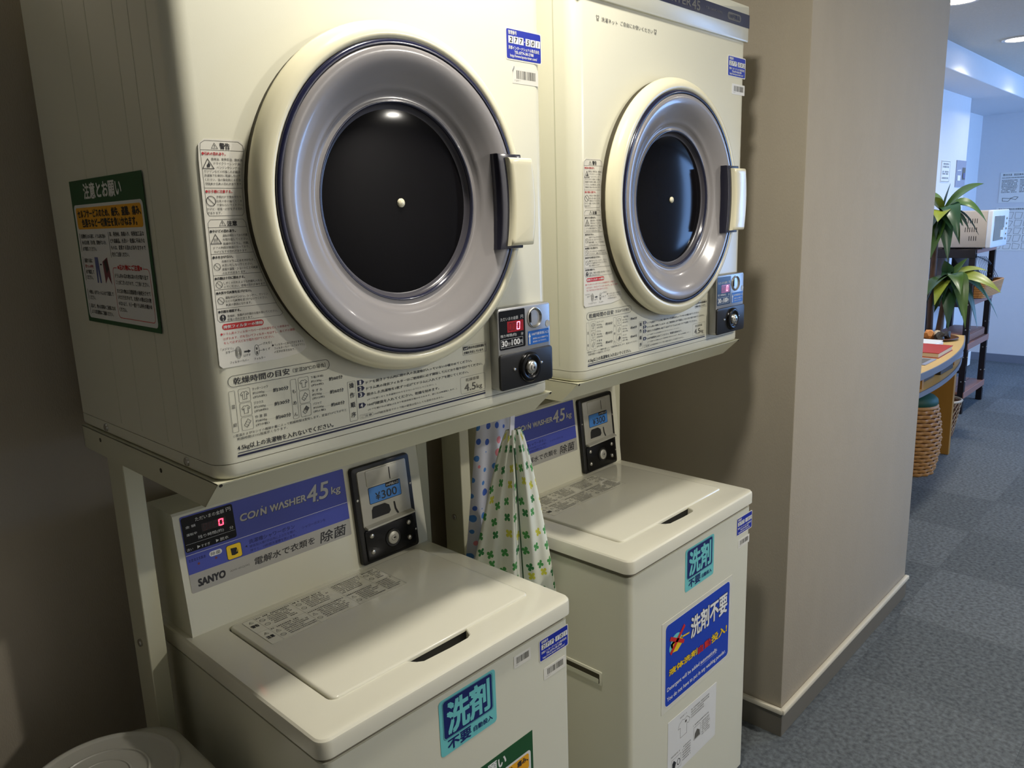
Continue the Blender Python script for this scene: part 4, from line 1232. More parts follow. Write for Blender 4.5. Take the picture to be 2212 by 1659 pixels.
# blue laminated detergent poster on the second washer
BF = frame((0.927, -0.0716, 0.388), (1, 0, 0), (0, 0, 1), (0, -1, 0))
b = Print(BF); b.prism([(0, 0), (0.323, 0), (0.323, 0.228), (0, 0.228)], 0, 0.0006, 'laminate', BF)
bp = tag(b.build('detergent_poster', None, smooth=False), 'blue laminated poster saying detergent is added automatically, on the washer front', 'poster')
p = Print(frame((0, -0.0716, 0), (1, 0, 0), (0, 0, 1), (0, -1, 0)))
p.rect(0.9405, 0.3985, 1.2385, 0.6065, 'paper_white', 4, 0.012); p.rect(0.9425, 0.4005, 1.2365, 0.6045, 'poster_blue', 5, 0.0105)
for m_, l, bo in (('ink_navy', 6, 0.0026), ('ink_white', 8, 0.0012)):
    p.text('洗剤不要', 1.051, 0.527, 1.224, 0.580, m_, l, bo, 3)
for s, u0, u1, v0, v1, m_ in (('液体洗剤', 0.957, 1.081, 0.4745, 0.4905, 'yellow'), ('自動', 1.086, 1.146, 0.4705, 0.4895, 'red_print'), ('投入!', 1.150, 1.226, 0.4700, 0.4910, 'yellow')):
    p.text(s, u0, v0, u1, v1, 'ink_navy', 6, 0.0012, 2)
    p.text(s, u0, v0, u1, v1, m_, 8, 0.0007, 3)
p.text('Detergent will be added automatically.', 0.950, 0.4345, 1.180, 0.4475, 'ink_white', 6, 0.0002, 2)
p.rect(1.098, 0.4335, 1.178, 0.4341, 'ink_white', 6)
p.text('You do not have to put in any washing powder.', 0.950, 0.4090, 1.223, 0.4225, 'ink_white', 6, 0.0002, 2)
p.disc(0.987, 0.551, 0.024, 0.019, 'teal', 6); p.disc(0.975, 0.541, 0.018, 0.014, 'teal', 6)
p.poly([(0.973, 0.528), (0.992, 0.524), (1.012, 0.535), (1.014, 0.551), (0.995, 0.553), (0.972, 0.548)], 'yellow', 7)
p.line((1.008, 0.551), (1.044, 0.547), 0.004, 'yellow', 7)
p.line((0.962, 0.528), (1.022, 0.577), 0.0095, 'red_print', 9); p.line((0.960, 0.568), (1.020, 0.536), 0.0095, 'red_print', 9)
p.build('printing', bp, smooth=False)

# white instruction sheet below it
SF = frame((0.956, -0.0716, 0.198), (1, 0, 0), (0, 0, 1), (0, -1, 0))
b = Print(SF); b.prism([(0, 0), (0.225, 0), (0.2265, 0.150), (0.001, 0.155)], 0, 0.0005, 'paper_white', SF)
ws = tag(b.build('instruction_sheet', None, smooth=False), 'white paper sheet with small drawings below the blue poster', 'poster')
p = Print(SF)
p.outline([(0.055, 0.085), (0.085, 0.085), (0.085, 0.112), (0.093, 0.108), (0.1, 0.118), (0.085, 0.131), (0.075, 0.127), (0.065, 0.131), (0.05, 0.125), (0.045, 0.112), (0.055, 0.112)], 0.0009, 'ink_soft', 3)
p.rect(0.076, 0.116, 0.084, 0.122, 'ink_soft', 3)
p.smudge(0.05, 0.138, 0.085, 0.142, 'ink_soft', 3)
for k in range(4):
    p.smudge(0.104, 0.134 - 0.007 * k, 0.190 if k < 2 else 0.165, 0.138 - 0.007 * k, 'ink_soft', 3)
p.outline([(0.118, 0.043), (0.150, 0.043), (0.150, 0.078), (0.118, 0.078)], 0.0009, 'ink_soft', 3)
p.poly([(0.121, 0.045), (0.148, 0.045), (0.146, 0.060), (0.134, 0.068), (0.124, 0.060)], 'ink_soft', 3)
for k in range(7):
    p.smudge(0.156, 0.074 - 0.006 * k, 0.196, 0.0775 - 0.006 * k, 'ink_soft', 3)
p.smudge(0.115, 0.083, 0.19, 0.087, 'ink_soft', 3)
p.outline([(0.018, 0.01), (0.06, 0.01), (0.06, 0.045), (0.018, 0.045)], 0.0007, 'ink_soft', 3)
p.poly([(0.022, 0.012), (0.032, 0.015), (0.038, 0.030), (0.028, 0.040), (0.021, 0.034)], 'ink', 3); p.ring(0.049, 0.026, 0.007, 0.009, 0.002, 'ink', 3)
for k in range(6):
    p.smudge(0.066, 0.052 - 0.007 * k, 0.104, 0.056 - 0.007 * k, 'ink_soft', 3)
p.smudge(0.015, 0.052, 0.055, 0.056, 'ink_soft', 3)
p.build('printing', ws, smooth=False)

# ------------------------------------------------------------------ white bin beside the left washer
bin_ = empty('trash_bin', (-0.125, 0.205, 0), 'white plastic bin with a round push lid, wedged beside the washer', 'bin')
b = MB()
def bin_loop(hw, hd, z, r): return [Vector((p_[0], p_[1], z)) for p_ in rr(-hw, hw, -hd, hd, r, 8)]
levels = [(0.105, 0.115, 0.0, 0.05), (0.112, 0.122, 0.005, 0.055), (0.138, 0.150, 0.56, 0.07)]
def loft(b, loops, m, cap0=True, cap1=True):
    n = len(loops[0]); fs = []
    for l in range(len(loops) - 1):
        for i in range(n):
            j = (i + 1) % n
            fs.append([l * n + i, l * n + j, (l + 1) * n + j, (l + 1) * n + i])
    if cap0: fs.append(list(range(n))[::-1])
    if cap1: fs.append([(len(loops) - 1) * n + i for i in range(n)])
    b.raw([v for lp in loops for v in lp], fs, m)
loft(b, [bin_loop(*a) for a in levels], 'bin_white')
b.build('bin_body', bin_, angle=0.6).scale.z = 1.065
b = MB()
loft(b, [bin_loop(0.140, 0.152, 0.555, 0.07), bin_loop(0.146, 0.158, 0.562, 0.074), bin_loop(0.1465, 0.159, 0.605, 0.075), bin_loop(0.143, 0.155, 0.630, 0.075), bin_loop(0.135, 0.147, 0.646, 0.073), bin_loop(0.120, 0.130, 0.655, 0.068), bin_loop(0.09, 0.10, 0.6585, 0.06)], 'bin_white', True, True)
b.build('bin_cover', bin_, angle=1.2).scale.z = 1.065
b = MB(); b.lathe([(0.108, 0.652), (0.110, 0.660), (0.108, 0.664), (0.104, 0.665), (0.100, 0.6625), (0.098, 0.6615), (0.0, 0.664)], 'bin_white', (0.0, 0.035, 0), n=64)
for r_ in (0.040, 0.066):
    b.lathe([(r_ - 0.002, 0.6626), (r_ - 0.001, 0.6642), (r_ + 0.001, 0.6640), (r_ + 0.002, 0.662)], 'bin_white', (0.0, 0.035, 0), n=48)
b.build('push_lid', bin_, angle=0.9).scale.z = 1.065

# ------------------------------------------------------------------ laundry nets hanging in the gap between the machines
def net(name, label, top, bl, br, mtl, folds, seed, depth, w0=0.16):
    """gathered cloth: fold profile spread between lower corners bl and br, drawn up to top"""
    r3 = random.Random(seed)
    t = empty(name, top, label, 'laundry net', 'laundry nets hanging together')
    b = MB(); NU, NV = 56, 26
    top = Vector(top); bl = Vector(bl); br = Vector(br)
    side = (br - bl); nrm = Vector((side.y, -side.x, 0)).normalized()
    if nrm.y > 0: nrm = -nrm
    ph = r3.uniform(0, 6)
    b.uv = []; vs_ = []
    for sgn in (1, -1):
        for j in range(NV + 1):
            s = j / NV
            for i in range(NU + 1):
                u = i / NU
                base = bl + side * u
                spread = w0 + (1 - w0) * s ** 0.8
                c = top + (bl + side * 0.5 - top) * s
                pt = c + (base - (bl + side * 0.5)) * spread
                pt.z = top.z + (base.z - top.z) * s
                f = math.sin(u * folds * PI * 2 + ph + 1.2 * math.sin(2 * s + ph)) * 0.5 + 0.5 * math.sin(u * folds * 1.7 * PI * 2 + 2 * ph)
                env = math.sin(PI * u) ** 0.5
                pt += nrm * (sgn * (0.006 + depth * s ** 0.7 * 0.55) * env + f * depth * 0.42 * s ** 0.6 * env)
                vs_.append(pt - top); b.uv.append((u * side.length * 1.2 + (0.5 if sgn < 0 else 0), s * (top.z - bl.z) * 1.05))
    fs = []; n1 = NU + 1; off = (NV + 1) * n1
    for j in range(NV):
        for i in range(NU):
            a = j * n1 + i
            fs.append([a, a + n1, a + n1 + 1, a + 1])
            fs.append([off + a, off + a + 1, off + a + n1 + 1, off + a + n1])
        for e in (0, NU):
            a = j * n1 + e
            q = [a, a + n1, off + a + n1, off + a]
            fs.append(q if e else q[::-1])
    b.raw(vs_, fs, mtl)
    b.build('net_bag', t, angle=1.5)
    return t


cn = net('laundry_net', 'white mesh laundry net with green and yellow clovers, hanging between the machines', (0.682, 0.130, 1.088), (0.616, 0.225, 0.690), (0.788, 0.115, 0.690), 'cloth_clover', 2.3, 4, 0.05)
b = MB()
pts = [(0.0, 0, -0.004), (0.004, 0, 0.0), (-0.002, 0.0, 0.02), (-0.007, 0.004, 0.05), (-0.010, 0.006, 0.075)]
b.box(-0.0125, 0.0015, -0.002, 0.0005, -0.012, 0.078, 'strap_white', 0.0008, 1, Matrix.Rotation(0.10, 4, 'Y'))
b.build('strap', cn)
b = MB()
b.tube([(-0.012 + 0.020 * s, -0.012 + 0.002 * s, -0.035 - 0.36 * s) for s in [i / 14 for i in range(15)]], 0.0016, 'leaf_dark', 6)
b.build('zipper', cn)
dn = net('laundry_net', 'white mesh laundry net with blue and pink dots, hanging behind the clover net', (0.728, 0.225, 1.105), (0.652, 0.262, 0.760), (0.768, 0.225, 0.760), 'cloth_dots', 1.6, 9, 0.03, 0.7)
b = MB(); b.box(-0.006, 0.006, -0.001, 0.001, -0.01, 0.055, 'strap_white', 0.0006, 1); b.build('strap', dn)

# ------------------------------------------------------------------ hall: curved desk
def edge_y(x): return 0.17 + 0.122 * (x - 3.9) ** 2
desk = empty('curved_desk', (4.0, 0.5, 0), 'tan wooden desk with a curved grey-edged front, behind the pillar', 'desk')
DO = Vector((4.0, 0.5, 0))
xs = [2.82 + (5.0 - 2.82) * i / 40 for i in range(41)]
def desk_poly(inset_): return [(x - DO.x, edge_y(x) + inset_ - DO.y) for x in xs] + [(5.0 - DO.x, 0.775 - DO.y), (2.82 - DO.x, 0.775 - DO.y)]
b = MB(); b.prism(desk_poly(0.004), 0.668, 0.700, 'desk_wood'); b.build('tabletop', desk, angle=0.4)
def band(z0, z1, off):
    vs_ = []; fs = []
    for x in xs:
        for dy, z in ((off, z0), (off, z1), (off + 0.006, z1), (off + 0.006, z0)):
            vs_.append((x - DO.x, edge_y(x) + dy - DO.y, z))
    for i in range(len(xs) - 1):
        for k in range(4):
            j = (k + 1) % 4
            fs.append([i * 4 + k, i * 4 + j, i * 4 + 4 + j, i * 4 + 4 + k])
    fs.append([0, 1, 2, 3]); e = (len(xs) - 1) * 4; fs.append([e + 3, e + 2, e + 1, e])
    return vs_, fs
b = MB(); b.raw(*band(0.666, 0.701, -0.002), 'edge_grey'); b.build('edge_band', desk, angle=0.4)
b = MB(); b.prism(desk_poly(0.012), 0.575, 0.598, 'desk_wood'); b.raw(*band(0.573, 0.599, 0.006), 'edge_grey'); b.build('lower_shelf', desk, angle=0.4)
for x in (4.70, 3.0):
    b = MB(); b.box(x - DO.x, x + 0.035 - DO.x, (0.282 if x > 4 else 0.33) - DO.y, 0.77 - DO.y, 0.0, 0.574, 'desk_panel', 0.002, 1); b.build('side_panel', desk)
for x in (3.75, 4.50):
    b = MB(); b.box(x - DO.x, x + 0.03 - DO.x, edge_y(x) + 0.03 - DO.y, 0.7 - DO.y, 0.598, 0.668, 'desk_panel'); b.build('divider', desk)
b = MB(); b.box(3.05 - DO.x, 4.7 - DO.x, 0.70 - DO.y, 0.72 - DO.y, 0.05, 0.574, 'desk_panel'); b.build('back_panel', desk)
# magazines in the open slot
for (x, y, w, d, h, m_) in ((3.86, 0.24, 0.24, 0.20, 0.022, 'stone_dark'), (4.16, 0.225, 0.24, 0.18, 0.045, 'stone_dark'), (4.62, 0.27, 0.18, 0.16, 0.036, 'grey_sheet')):
    b = MB(); b.box(0, w, 0, d, 0, h, m_, 0.003, 1); b.box(0.003, w + 0.001, 0.003, d - 0.003, h * 0.25, h * 0.8, 'pages')
    o = b.build('magazine_pile'); o.location = (x, y, 0.5985)
    tag(o, {3.86: 'dark magazine pile in the desk slot above the rattan stool', 4.16: 'thick dark magazine pile in the middle of the desk slot', 4.62: 'grey-covered magazine pile at the desk slot end'}[x], 'magazines', 'magazines in the desk slot')

# things on the desk
bk = empty('book', (4.10, 0.225, 0.7005), 'red hardback book lying on the curved desk', 'book')
RZ = Matrix.Rotation(0.03, 4, 'Z')
b = MB(); b.box(0, 0.30, 0, 0.21, 0.0, 0.003, 'book_red', mtx=RZ); b.box(0, 0.30, 0, 0.21, 0.025, 0.028, 'book_red', mtx=RZ); b.box(0, 0.30, 0.205, 0.21, 0, 0.028, 'book_red', mtx=RZ); b.build('cover', bk)
b = MB(); b.box(0.004, 0.295, 0.004, 0.206, 0.003, 0.025, 'pages', mtx=RZ); b.build('page_block', bk)
for (x, y, w, d, h, m_, lb) in ((4.40, 0.33, 0.18, 0.15, 0.016, 'paper_white', 'stack of white papers between the red book and the brown plate'), (3.86, 0.225, 0.20, 0.12, 0.004, 'grey_sheet', 'grey printed leaflet at the front of the desk')):
    b = MB(); b.box(0, w, 0, d, 0, h, m_, 0.001, 1)
    if h > 0.01: b.box(0.05, w + 0.03, 0.01, d - 0.02, h, h + 0.004, m_)
    else: b.box(0.02, w - 0.02, 0.02, d * .5, h, h + 0.0004, 'ink_soft')
    o = b.build('paper_stack' if h > .01 else 'leaflet'); o.location = (x, y, 0.7005); tag(o, lb, 'papers')
pl = empty('display_plate', (4.77, 0.435, 0.7005), 'round brown plate holding small ornaments on the desk', 'plate')
b = MB(); b.lathe([(0.0005, 0.002), (0.09, 0.002), (0.125, 0.010), (0.135, 0.016), (0.137, 0.012), (0.12, 0.003), (0.06, 0.0), (0.0005, 0.0)], 'plate_brown', n=40); b.build('plate_dish', pl)
ro = random.Random(2)
for i, (dx, dy, s, m_, lb) in enumerate(((-0.03, 0.02, 0.030, 'shell_orange', 'orange shell ornament on the brown plate'), (0.03, -0.01, 0.024, 'wicker_pale', 'pale shell ornament on the brown plate'), (0.045, -0.06, 0.026, 'stone_dark', 'dark stone ornament on the brown plate'), (-0.035, -0.045, 0.028, 'stone_dark', 'round black ornament on the brown plate'))):
    b = MB(); bmx = bmesh.new(); bmesh.ops.create_icosphere(bmx, subdivisions=2, radius=s)
    for v in bmx.verts:
        k = 1 + ro.uniform(-0.25, 0.25); v.co = Vector((v.co.x * k * 1.2, v.co.y * k, max(v.co.z * k * 1.1, -s * 0.7)))
    b.bm(bmx, m_); o = b.build('shell_ornament' if i < 2 else 'stone_ornament', angle=0.3)
    o.location = (4.77 + dx, 0.435 + dy, 0.7035 + s * 0.7); tag(o, lb, 'ornament')

# ------------------------------------------------------------------ rattan stool
st = empty('rattan_stool', (4.26, 0.38, 0), 'barrel-shaped woven rattan stool with a green cushion under the desk', 'stool')
b = MB(); rows = 17; n = 30; H = 0.385
def prof_r(z): return 0.112 + 0.040 * math.sin(PI * min(max((z + 0.05) / 0.50, 0), 1)) 
b.lathe([(prof_r(H * i / 12) - 0.007, H * i / 12) for i in range(13)], 'rattan_dark', n=40); b.build('core', st)
for i in range(rows):
    z = H * (i + 0.5) / rows; r = prof_r(z); b = MB(); vs_ = []; fs = []
    for k in range(n * 2):
        a = 2 * PI * k / (n * 2); wv = 0.006 * math.sin(a * n / 2 + (PI if i % 2 else 0))
        c = Vector((math.cos(a), math.sin(a), 0))
        for (dr, dz) in ((-0.005, 0), (0, -0.0098), (0.006, 0), (0, 0.0098)):
            vs_.append(c * (r + wv + dr) + Vector((0, 0, z + dz)))
    m2 = n * 2
    for k in range(m2):
        for q in range(4):
            fs.append([k * 4 + q, ((k + 1) % m2) * 4 + q, ((k + 1) % m2) * 4 + (q + 1) % 4, k * 4 + (q + 1) % 4])
    b.raw(vs_, fs, 'rattan'); b.build('rattan_strand', st, angle=1.6)
b = MB(); b.lathe([(0.120, 0.380), (0.133, 0.388), (0.133, 0.400), (0.122, 0.406)], 'rattan', n=40); b.build('rim', st, angle=1.2)
b = MB(); b.lathe([(0.124, 0.402), (0.130, 0.415), (0.126, 0.436), (0.110, 0.452), (0.07, 0.462), (0.0005, 0.465)], 'cushion_green', n=40); b.build('cushion', st, angle=1.2)

# ------------------------------------------------------------------ woven waste basket behind the desk panel
wb = empty('waste_basket', (5.16, 0.46, 0), 'pale woven waste basket between the desk and the shelf rack', 'basket')
b = MB(); nn = 22
for i in range(nn):
    for s in (1, -1):
        pts = [((0.085 + 0.035 * t) * math.cos(2 * PI * i / nn + s * t * 1.1), (0.085 + 0.035 * t) * math.sin(2 * PI * i / nn + s * t * 1.1), 0.01 + 0.225 * t) for t in [k / 8 for k in range(9)]]
        b.tube(pts, 0.0035, 'wicker_pale' if s > 0 else 'wicker_brown', 5)
b.build('lattice', wb, kind='stuff')
b = MB(); b.lathe([(0.118, 0.232), (0.126, 0.236), (0.126, 0.246), (0.119, 0.250), (0.114, 0.244), (0.118, 0.232)], 'wicker_pale', n=36); b.build('rim', wb, angle=1.2)
b = MB(); b.lathe([(0.0005, 0.0), (0.086, 0.0), (0.088, 0.014), (0.112, 0.234), (0.108, 0.234), (0.082, 0.016), (0.0005, 0.012)], 'wicker_brown', n=36); b.build('liner', wb)

# ------------------------------------------------------------------ shelf rack with microwave
rk = empty('shelf_rack', (6.09, 0.62, 0), 'dark-framed open shelf rack with brown wooden shelves carrying the microwave', 'shelf')
RO = Vector((6.09, 0.62, 0)); RX0, RX1, RY0, RY1, RT = 5.79, 6.39, 0.476, 0.765, 1.19
for x in (RX0, RX1 - 0.04):
    for y in (RY0, RY1 - 0.04):
        b = MB(); b.box(x - RO.x, x + 0.04 - RO.x, y - RO.y, y + 0.04 - RO.y, 0, RT - 0.03, 'shelf_black', 0.002, 1); leg = b.build('leg', rk)
        if y == RY0:
            for z in (0.10, 0.24, 0.42, 0.62, 0.80, 0.98):
                b = MB(); b.lathe([(0.006, 0), (0.005, 0.003), (0.0005, 0.004)], 'steel', (x + 0.02 - RO.x, y - RO.y, z), (0, -1, 0), 10); b.build('screw', leg)
                b = MB(); b.lathe([(0.006, 0), (0.005, 0.003), (0.0005, 0.004)], 'steel', (x - RO.x, y + 0.02 - RO.y, z), (-1, 0, 0), 10); b.build('screw', leg)
for z in (0.16, 0.52, 0.84):
    for k in range(3):
        y0 = RY0 + 0.006 + k * (RY1 - RY0 - 0.012) / 3
        b = MB(); b.box(RX0 + 0.002 - RO.x, RX1 - 0.002 - RO.x, y0 - RO.y, y0 + 0.088 - RO.y, z - 0.02, z, 'shelf_wood', 0.002, 1); b.build('plank', rk)
    b = MB(); b.box(RX0 - RO.x, RX1 - RO.x, RY0 - 0.004 - RO.y, RY0 + 0.006 - RO.y, z - 0.045, z + 0.001, 'shelf_wood', 0.002, 1); b.build('front_rail', rk)
    b = MB(); b.box(RX0 + 0.005 - RO.x, RX0 + 0.03 - RO.x, RY0 + 0.04 - RO.y, RY1 - 0.04 - RO.y, z - 0.06, z - 0.02, 'shelf_black'); b.build('side_rail', rk)
b = MB(); b.box(RX0 - RO.x, RX1 - RO.x, RY0 - RO.y, RY1 - RO.y, RT - 0.03, RT, 'shelf_wood', 0.003, 1); b.build('top_board', rk)
b = MB(); b.box(RX0 - 0.004 - RO.x, RX0 + 0.03 - RO.x, RY0 - RO.y, RY1 - RO.y, RT - 0.06, RT + 0.001, 'shelf_black', 0.002, 1); b.build('end_rail', rk)
b = MB(); b.box(RX0 + 0.01 - RO.x, RX0 + 0.03 - RO.x, RY0 - RO.y, RY1 - RO.y, 0.30, 0.32, 'shelf_black'); b.build('cross_bar', rk)
b = MB(); b.box(0, 0.07, 0, 0.002, 0, 0.10, 'paper_white'); o = b.build('price_tag'); o.location = (5.80, 0.468, 0.36); o.parent = rk; o.location = (5.80 - RO.x, 0.468 - RO.y, 0.36); o.name = 'paper_tag'

mw = empty('microwave', (6.03, 0.57, RT), 'beige microwave oven with a white door on top of the shelf rack', 'microwave')
b = MB(); b.box(-0.235, 0.235, -0.145, 0.16, 0.012, 0.265, 'mw_beige', 0.008, 2)
for x in (-0.19, 0.19):
    for y in (-0.11, 0.12):
        b.lathe([(0.0005, 0), (0.015, 0), (0.015, 0.014)], 'black_plastic', (x, y, 0), n=16)
b.build('housing', mw)
b = MB(); b.box(-0.238, 0.238, -0.178, -0.143, 0.008, 0.268, 'mw_white', 0.010, 3); md = b.build('door', mw)
b = MB(); b.box(-0.19, 0.10, -0.181, -0.176, 0.055, 0.225, 'mw_glass', 0.003, 1); b.build('door_window', md)
b = MB(); b.box(0.07, 0.09, -0.183, -0.178, 0.07, 0.14, 'paper_white'); b.box(0.0, 0.085, -0.1825, -0.180, 0.075, 0.125, 'paper_white'); b.build('door_sticker', md)
for k in range(5):
    b = MB(); b.lathe([(0.009, 0), (0.008, 0.004), (0.0005, 0.005)], 'mw_glass', (0.17, -0.178, 0.06 + 0.036 * k), (0, -1, 0), 14); b.build('button', mw)
b = MB()
for r_ in range(3):
    for k in range(6):
        y = -0.085 + 0.014 * k
        if r_ == 0 and k > 3: continue
        b.box(-0.2358, -0.2345, y, y + 0.004, 0.06 + 0.06 * r_, 0.092 + 0.06 * r_, 'black')
b.build('vent_slots', mw, smooth=False, kind='stuff')

# wicker basket and black rack on the shelf
wk = empty('wicker_basket', (6.12, 0.60, 0.8405), 'tan wicker basket on the middle shelf of the rack', 'basket')
b = MB()
for k in range(9):
    z = 0.01 + 0.012 * k; e = 0.015 * k / 9
    lp = rr(-0.27 - e, 0.25 + e, -0.18 - e, 0.12, 0.03, 4)
    b.tube([(p_[0], p_[1], z) for p_ in lp + lp[:1]], 0.0072, 'basket_tan', 6)
b.build('woven_wall', wk, angle=1.5)
b = MB(); b.box(-0.26, 0.24, -0.17, 0.11, 0.0, 0.008, 'basket_tan'); b.build('basket_base', wk)
br_ = empty('wire_rack', (6.18, 0.56, 0.955), 'black wire file rack standing in the wicker basket', 'rack')
b = MB(); b.raw([(-0.20, -0.03, 0.0), (0.16, -0.03, 0.0), (0.16, 0.12, 0.19), (-0.20, 0.12, 0.19), (-0.20, -0.02, 0.0), (0.16, -0.02, 0.0), (0.16, 0.13, 0.19), (-0.20, 0.13, 0.19)], [[0, 1, 2, 3], [7, 6, 5, 4], [0, 4, 5, 1], [2, 6, 7, 3], [0, 3, 7, 4], [1, 5, 6, 2]], 'shelf_black'); b.build('back_plate', br_, smooth=False)
for k in range(9):
    b = MB(); y = -0.09 + 0.013 * k; b.tube([(0.10, y, -0.008), (0.215, y - 0.02, 0.0), (0.16, y + 0.02, 0.10 + 0.008 * k), (0.10, y + 0.05, 0.16)], 0.0022, 'shelf_black', 5); b.build('wire', br_)
# folded mat on the lower shelf
b = MB(); b.box(0, 0.48, 0, 0.22, 0, 0.06, 'shelf_wood', 0.012, 2)
for k in range(5): b.box(0.01, 0.47, -0.001, 0.221, 0.008 + 0.011 * k, 0.011 + 0.011 * k, 'wicker_brown')
o = b.build('folded_mat'); o.location = (5.85, 0.49, 0.5215); tag(o, 'folded brown mat on the lower shelf of the rack', 'mat')

# ------------------------------------------------------------------ potted dracaena
dr = empty('potted_dracaena', (5.36, 0.62, 0), 'tall potted plant with broad arching striped leaves beside the desk', 'plant')
PD = Vector((5.36, 0.62, 0))
b = MB(); b.lathe([(0.0005, 0), (0.085, 0), (0.105, 0.24), (0.112, 0.26), (0.104, 0.262), (0.098, 0.24), (0.0005, 0.23)], 'pot_dark', n=32); b.build('pot', dr)
b = MB(); b.lathe([(0.0005, 0.232), (0.097, 0.230)], 'bark', n=24); b.build('soil', dr)
trunks = [[(0.02, -0.02, 0.23), (-0.04, -0.015, 0.6), (-0.10, -0.02, 1.0), (-0.12, -0.03, 1.44)], [(-0.03, 0.01, 0.23), (-0.07, -0.07, 0.6), (-0.10, -0.10, 0.85), (-0.12, -0.12, 1.03)]]
for pts in trunks:
    b = MB(); b.tube(pts, 0.022, 'bark', 10, 0.016); b.build('trunk', dr, angle=1.2)


def leaf(c, tip, width, sag, m_, twist=0.0):
    c = Vector(c); tip = Vector(tip); N_ = 12
    d = tip - c; sidev = d.cross(Vector((0, 0, 1)))
    if sidev.length < 0.02: sidev = Vector((0.3, 1, 0))
    sidev = sidev.normalized()
    sidev = Matrix.Rotation(twist, 3, d.normalized()) @ sidev
    b = MB(); vs_ = []; fs = []
    for i in range(N_ + 1):
        t = i / N_
        pt = c + d * t + Vector((0, 0, 1)) * (sag * 4 * t * (1 - t))
        w = width * (math.sin(PI * (t ** 0.75)) * 0.92 + 0.08 * (1 - t))
        nn_ = sidev.cross(d.normalized())
        for s in (-1, -0.5, 0, 0.5, 1):
            vs_.append(pt + sidev * (w * 0.5 * s) + nn_ * (-abs(s) * -w * 0.12))
    for i in range(N_):
        for k in range(4):
            a = i * 5 + k
            fs.append([a, a + 1, a + 6, a + 5])
    n0 = len(vs_)
    nrm_ = sidev.cross(d.normalized()) * 0.0012
    vs_ += [v - nrm_ for v in vs_]
    fs += [[q + n0 for q in f[::-1]] for f in fs]
    b.raw(vs_, fs, m_)
    return b.build('leaf', dr, angle=1.5)


c1 = (5.24 - PD.x, 0.565 - PD.y, 1.46); c2 = (5.24 - PD.x, 0.49 - PD.y, 1.04)
L_ = lambda c, y, z, w, sag, m_, x=5.2, tw=0.0: leaf(c, (x - PD.x, y - PD.y, z), w * 1.5, sag, m_, tw)
L_(c1, 0.535, 1.64, 0.055, 0.0, 'leaf_dark', 5.25); L_(c1, 0.335, 1.625, 0.075, 0.035, 'leaf', 5.2, 0.7); L_(c1, 0.32, 1.385, 0.07, 0.085, 'leaf', 5.3, 0.5)
L_(c1, 0.415, 1.295, 0.075, 0.10, 'leaf_dark', 5.05, 0.4); L_(c1, 0.52, 1.40, 0.075, 0.03, 'leaf_yellow', 4.98, 0.0); L_(c1, 0.47, 1.15, 0.06, 0.05, 'leaf_dark', 5.08, 0.3)
L_(c1, 0.60, 1.08, 0.095, 0.03, 'leaf', 5.06, 0.2); L_(c1, 0.66, 1.50, 0.07, 0.06, 'leaf_yellow', 5.0); L_(c1, 0.64, 1.26, 0.08, 0.05, 'leaf_dark', 5.1); L_(c1, 0.70, 1.60, 0.06, 0.03, 'leaf', 5.3)
L_(c1, 0.50, 1.24, 0.06, 0.05, 'leaf', 5.45); L_(c1, 0.38, 1.30, 0.03, 0.07, 'leaf_dark', 5.4); L_(c1, 0.56, 1.28, 0.06, 0.02, 'leaf_dark', 5.12, 0.9)
L_(c2, 0.40, 1.165, 0.04, 0.0, 'leaf', 5.25, 0.8); L_(c2, 0.52, 1.15, 0.05, 0.0, 'leaf_dark', 5.2, 0.8); L_(c2, 0.18, 0.955, 0.065, 0.045, 'leaf_yellow', 5.18, 0.5); L_(c2, 0.29, 1.08, 0.05, 0.03, 'leaf_yellow', 5.3, 0.4)
L_(c2, 0.33, 0.735, 0.075, 0.13, 'leaf', 5.05, 0.3); L_(c2, 0.575, 0.905, 0.085, 0.05, 'leaf', 5.0, 0.2); L_(c2, 0.50, 0.88, 0.07, 0.04, 'leaf_yellow', 4.98, 0.3); L_(c2, 0.205, 0.775, 0.035, 0.10, 'leaf_dark', 5.3, 0.3)
L_(c2, 0.43, 0.715, 0.07, 0.06, 'leaf_dark', 5.06, 0.4); L_(c2, 0.38, 0.80, 0.09, 0.08, 'leaf_dark', 5.15, 0.3); L_(c2, 0.26, 0.90, 0.05, 0.06, 'leaf_dark', 5.25, 0.6); L_(c2, 0.62, 0.83, 0.07, 0.06, 'leaf_dark', 5.2); L_(c2, 0.36, 0.95, 0.06, 0.06, 'leaf', 5.0, 0.2)
L_(c2, 0.45, 0.76, 0.08, 0.05, 'leaf', 5.12, 0.1); L_(c2, 0.30, 0.72, 0.06, 0.10, 'leaf_dark', 5.22, 0.2)

rp = random.Random(21)
for cc, y0, y1, z0, z1, n_ in ((c1, 0.42, 0.68, 1.15, 1.42, 9), (c2, 0.33, 0.62, 0.74, 1.0, 10)):
    for k in range(n_):
        L_(cc, rp.uniform(y0, y1), rp.uniform(z0, z1), rp.uniform(0.04, 0.06), rp.uniform(0.02, 0.08), rp.choice(['leaf', 'leaf_dark', 'leaf_dark']), rp.uniform(5.05, 5.5), rp.uniform(0, 0.6))

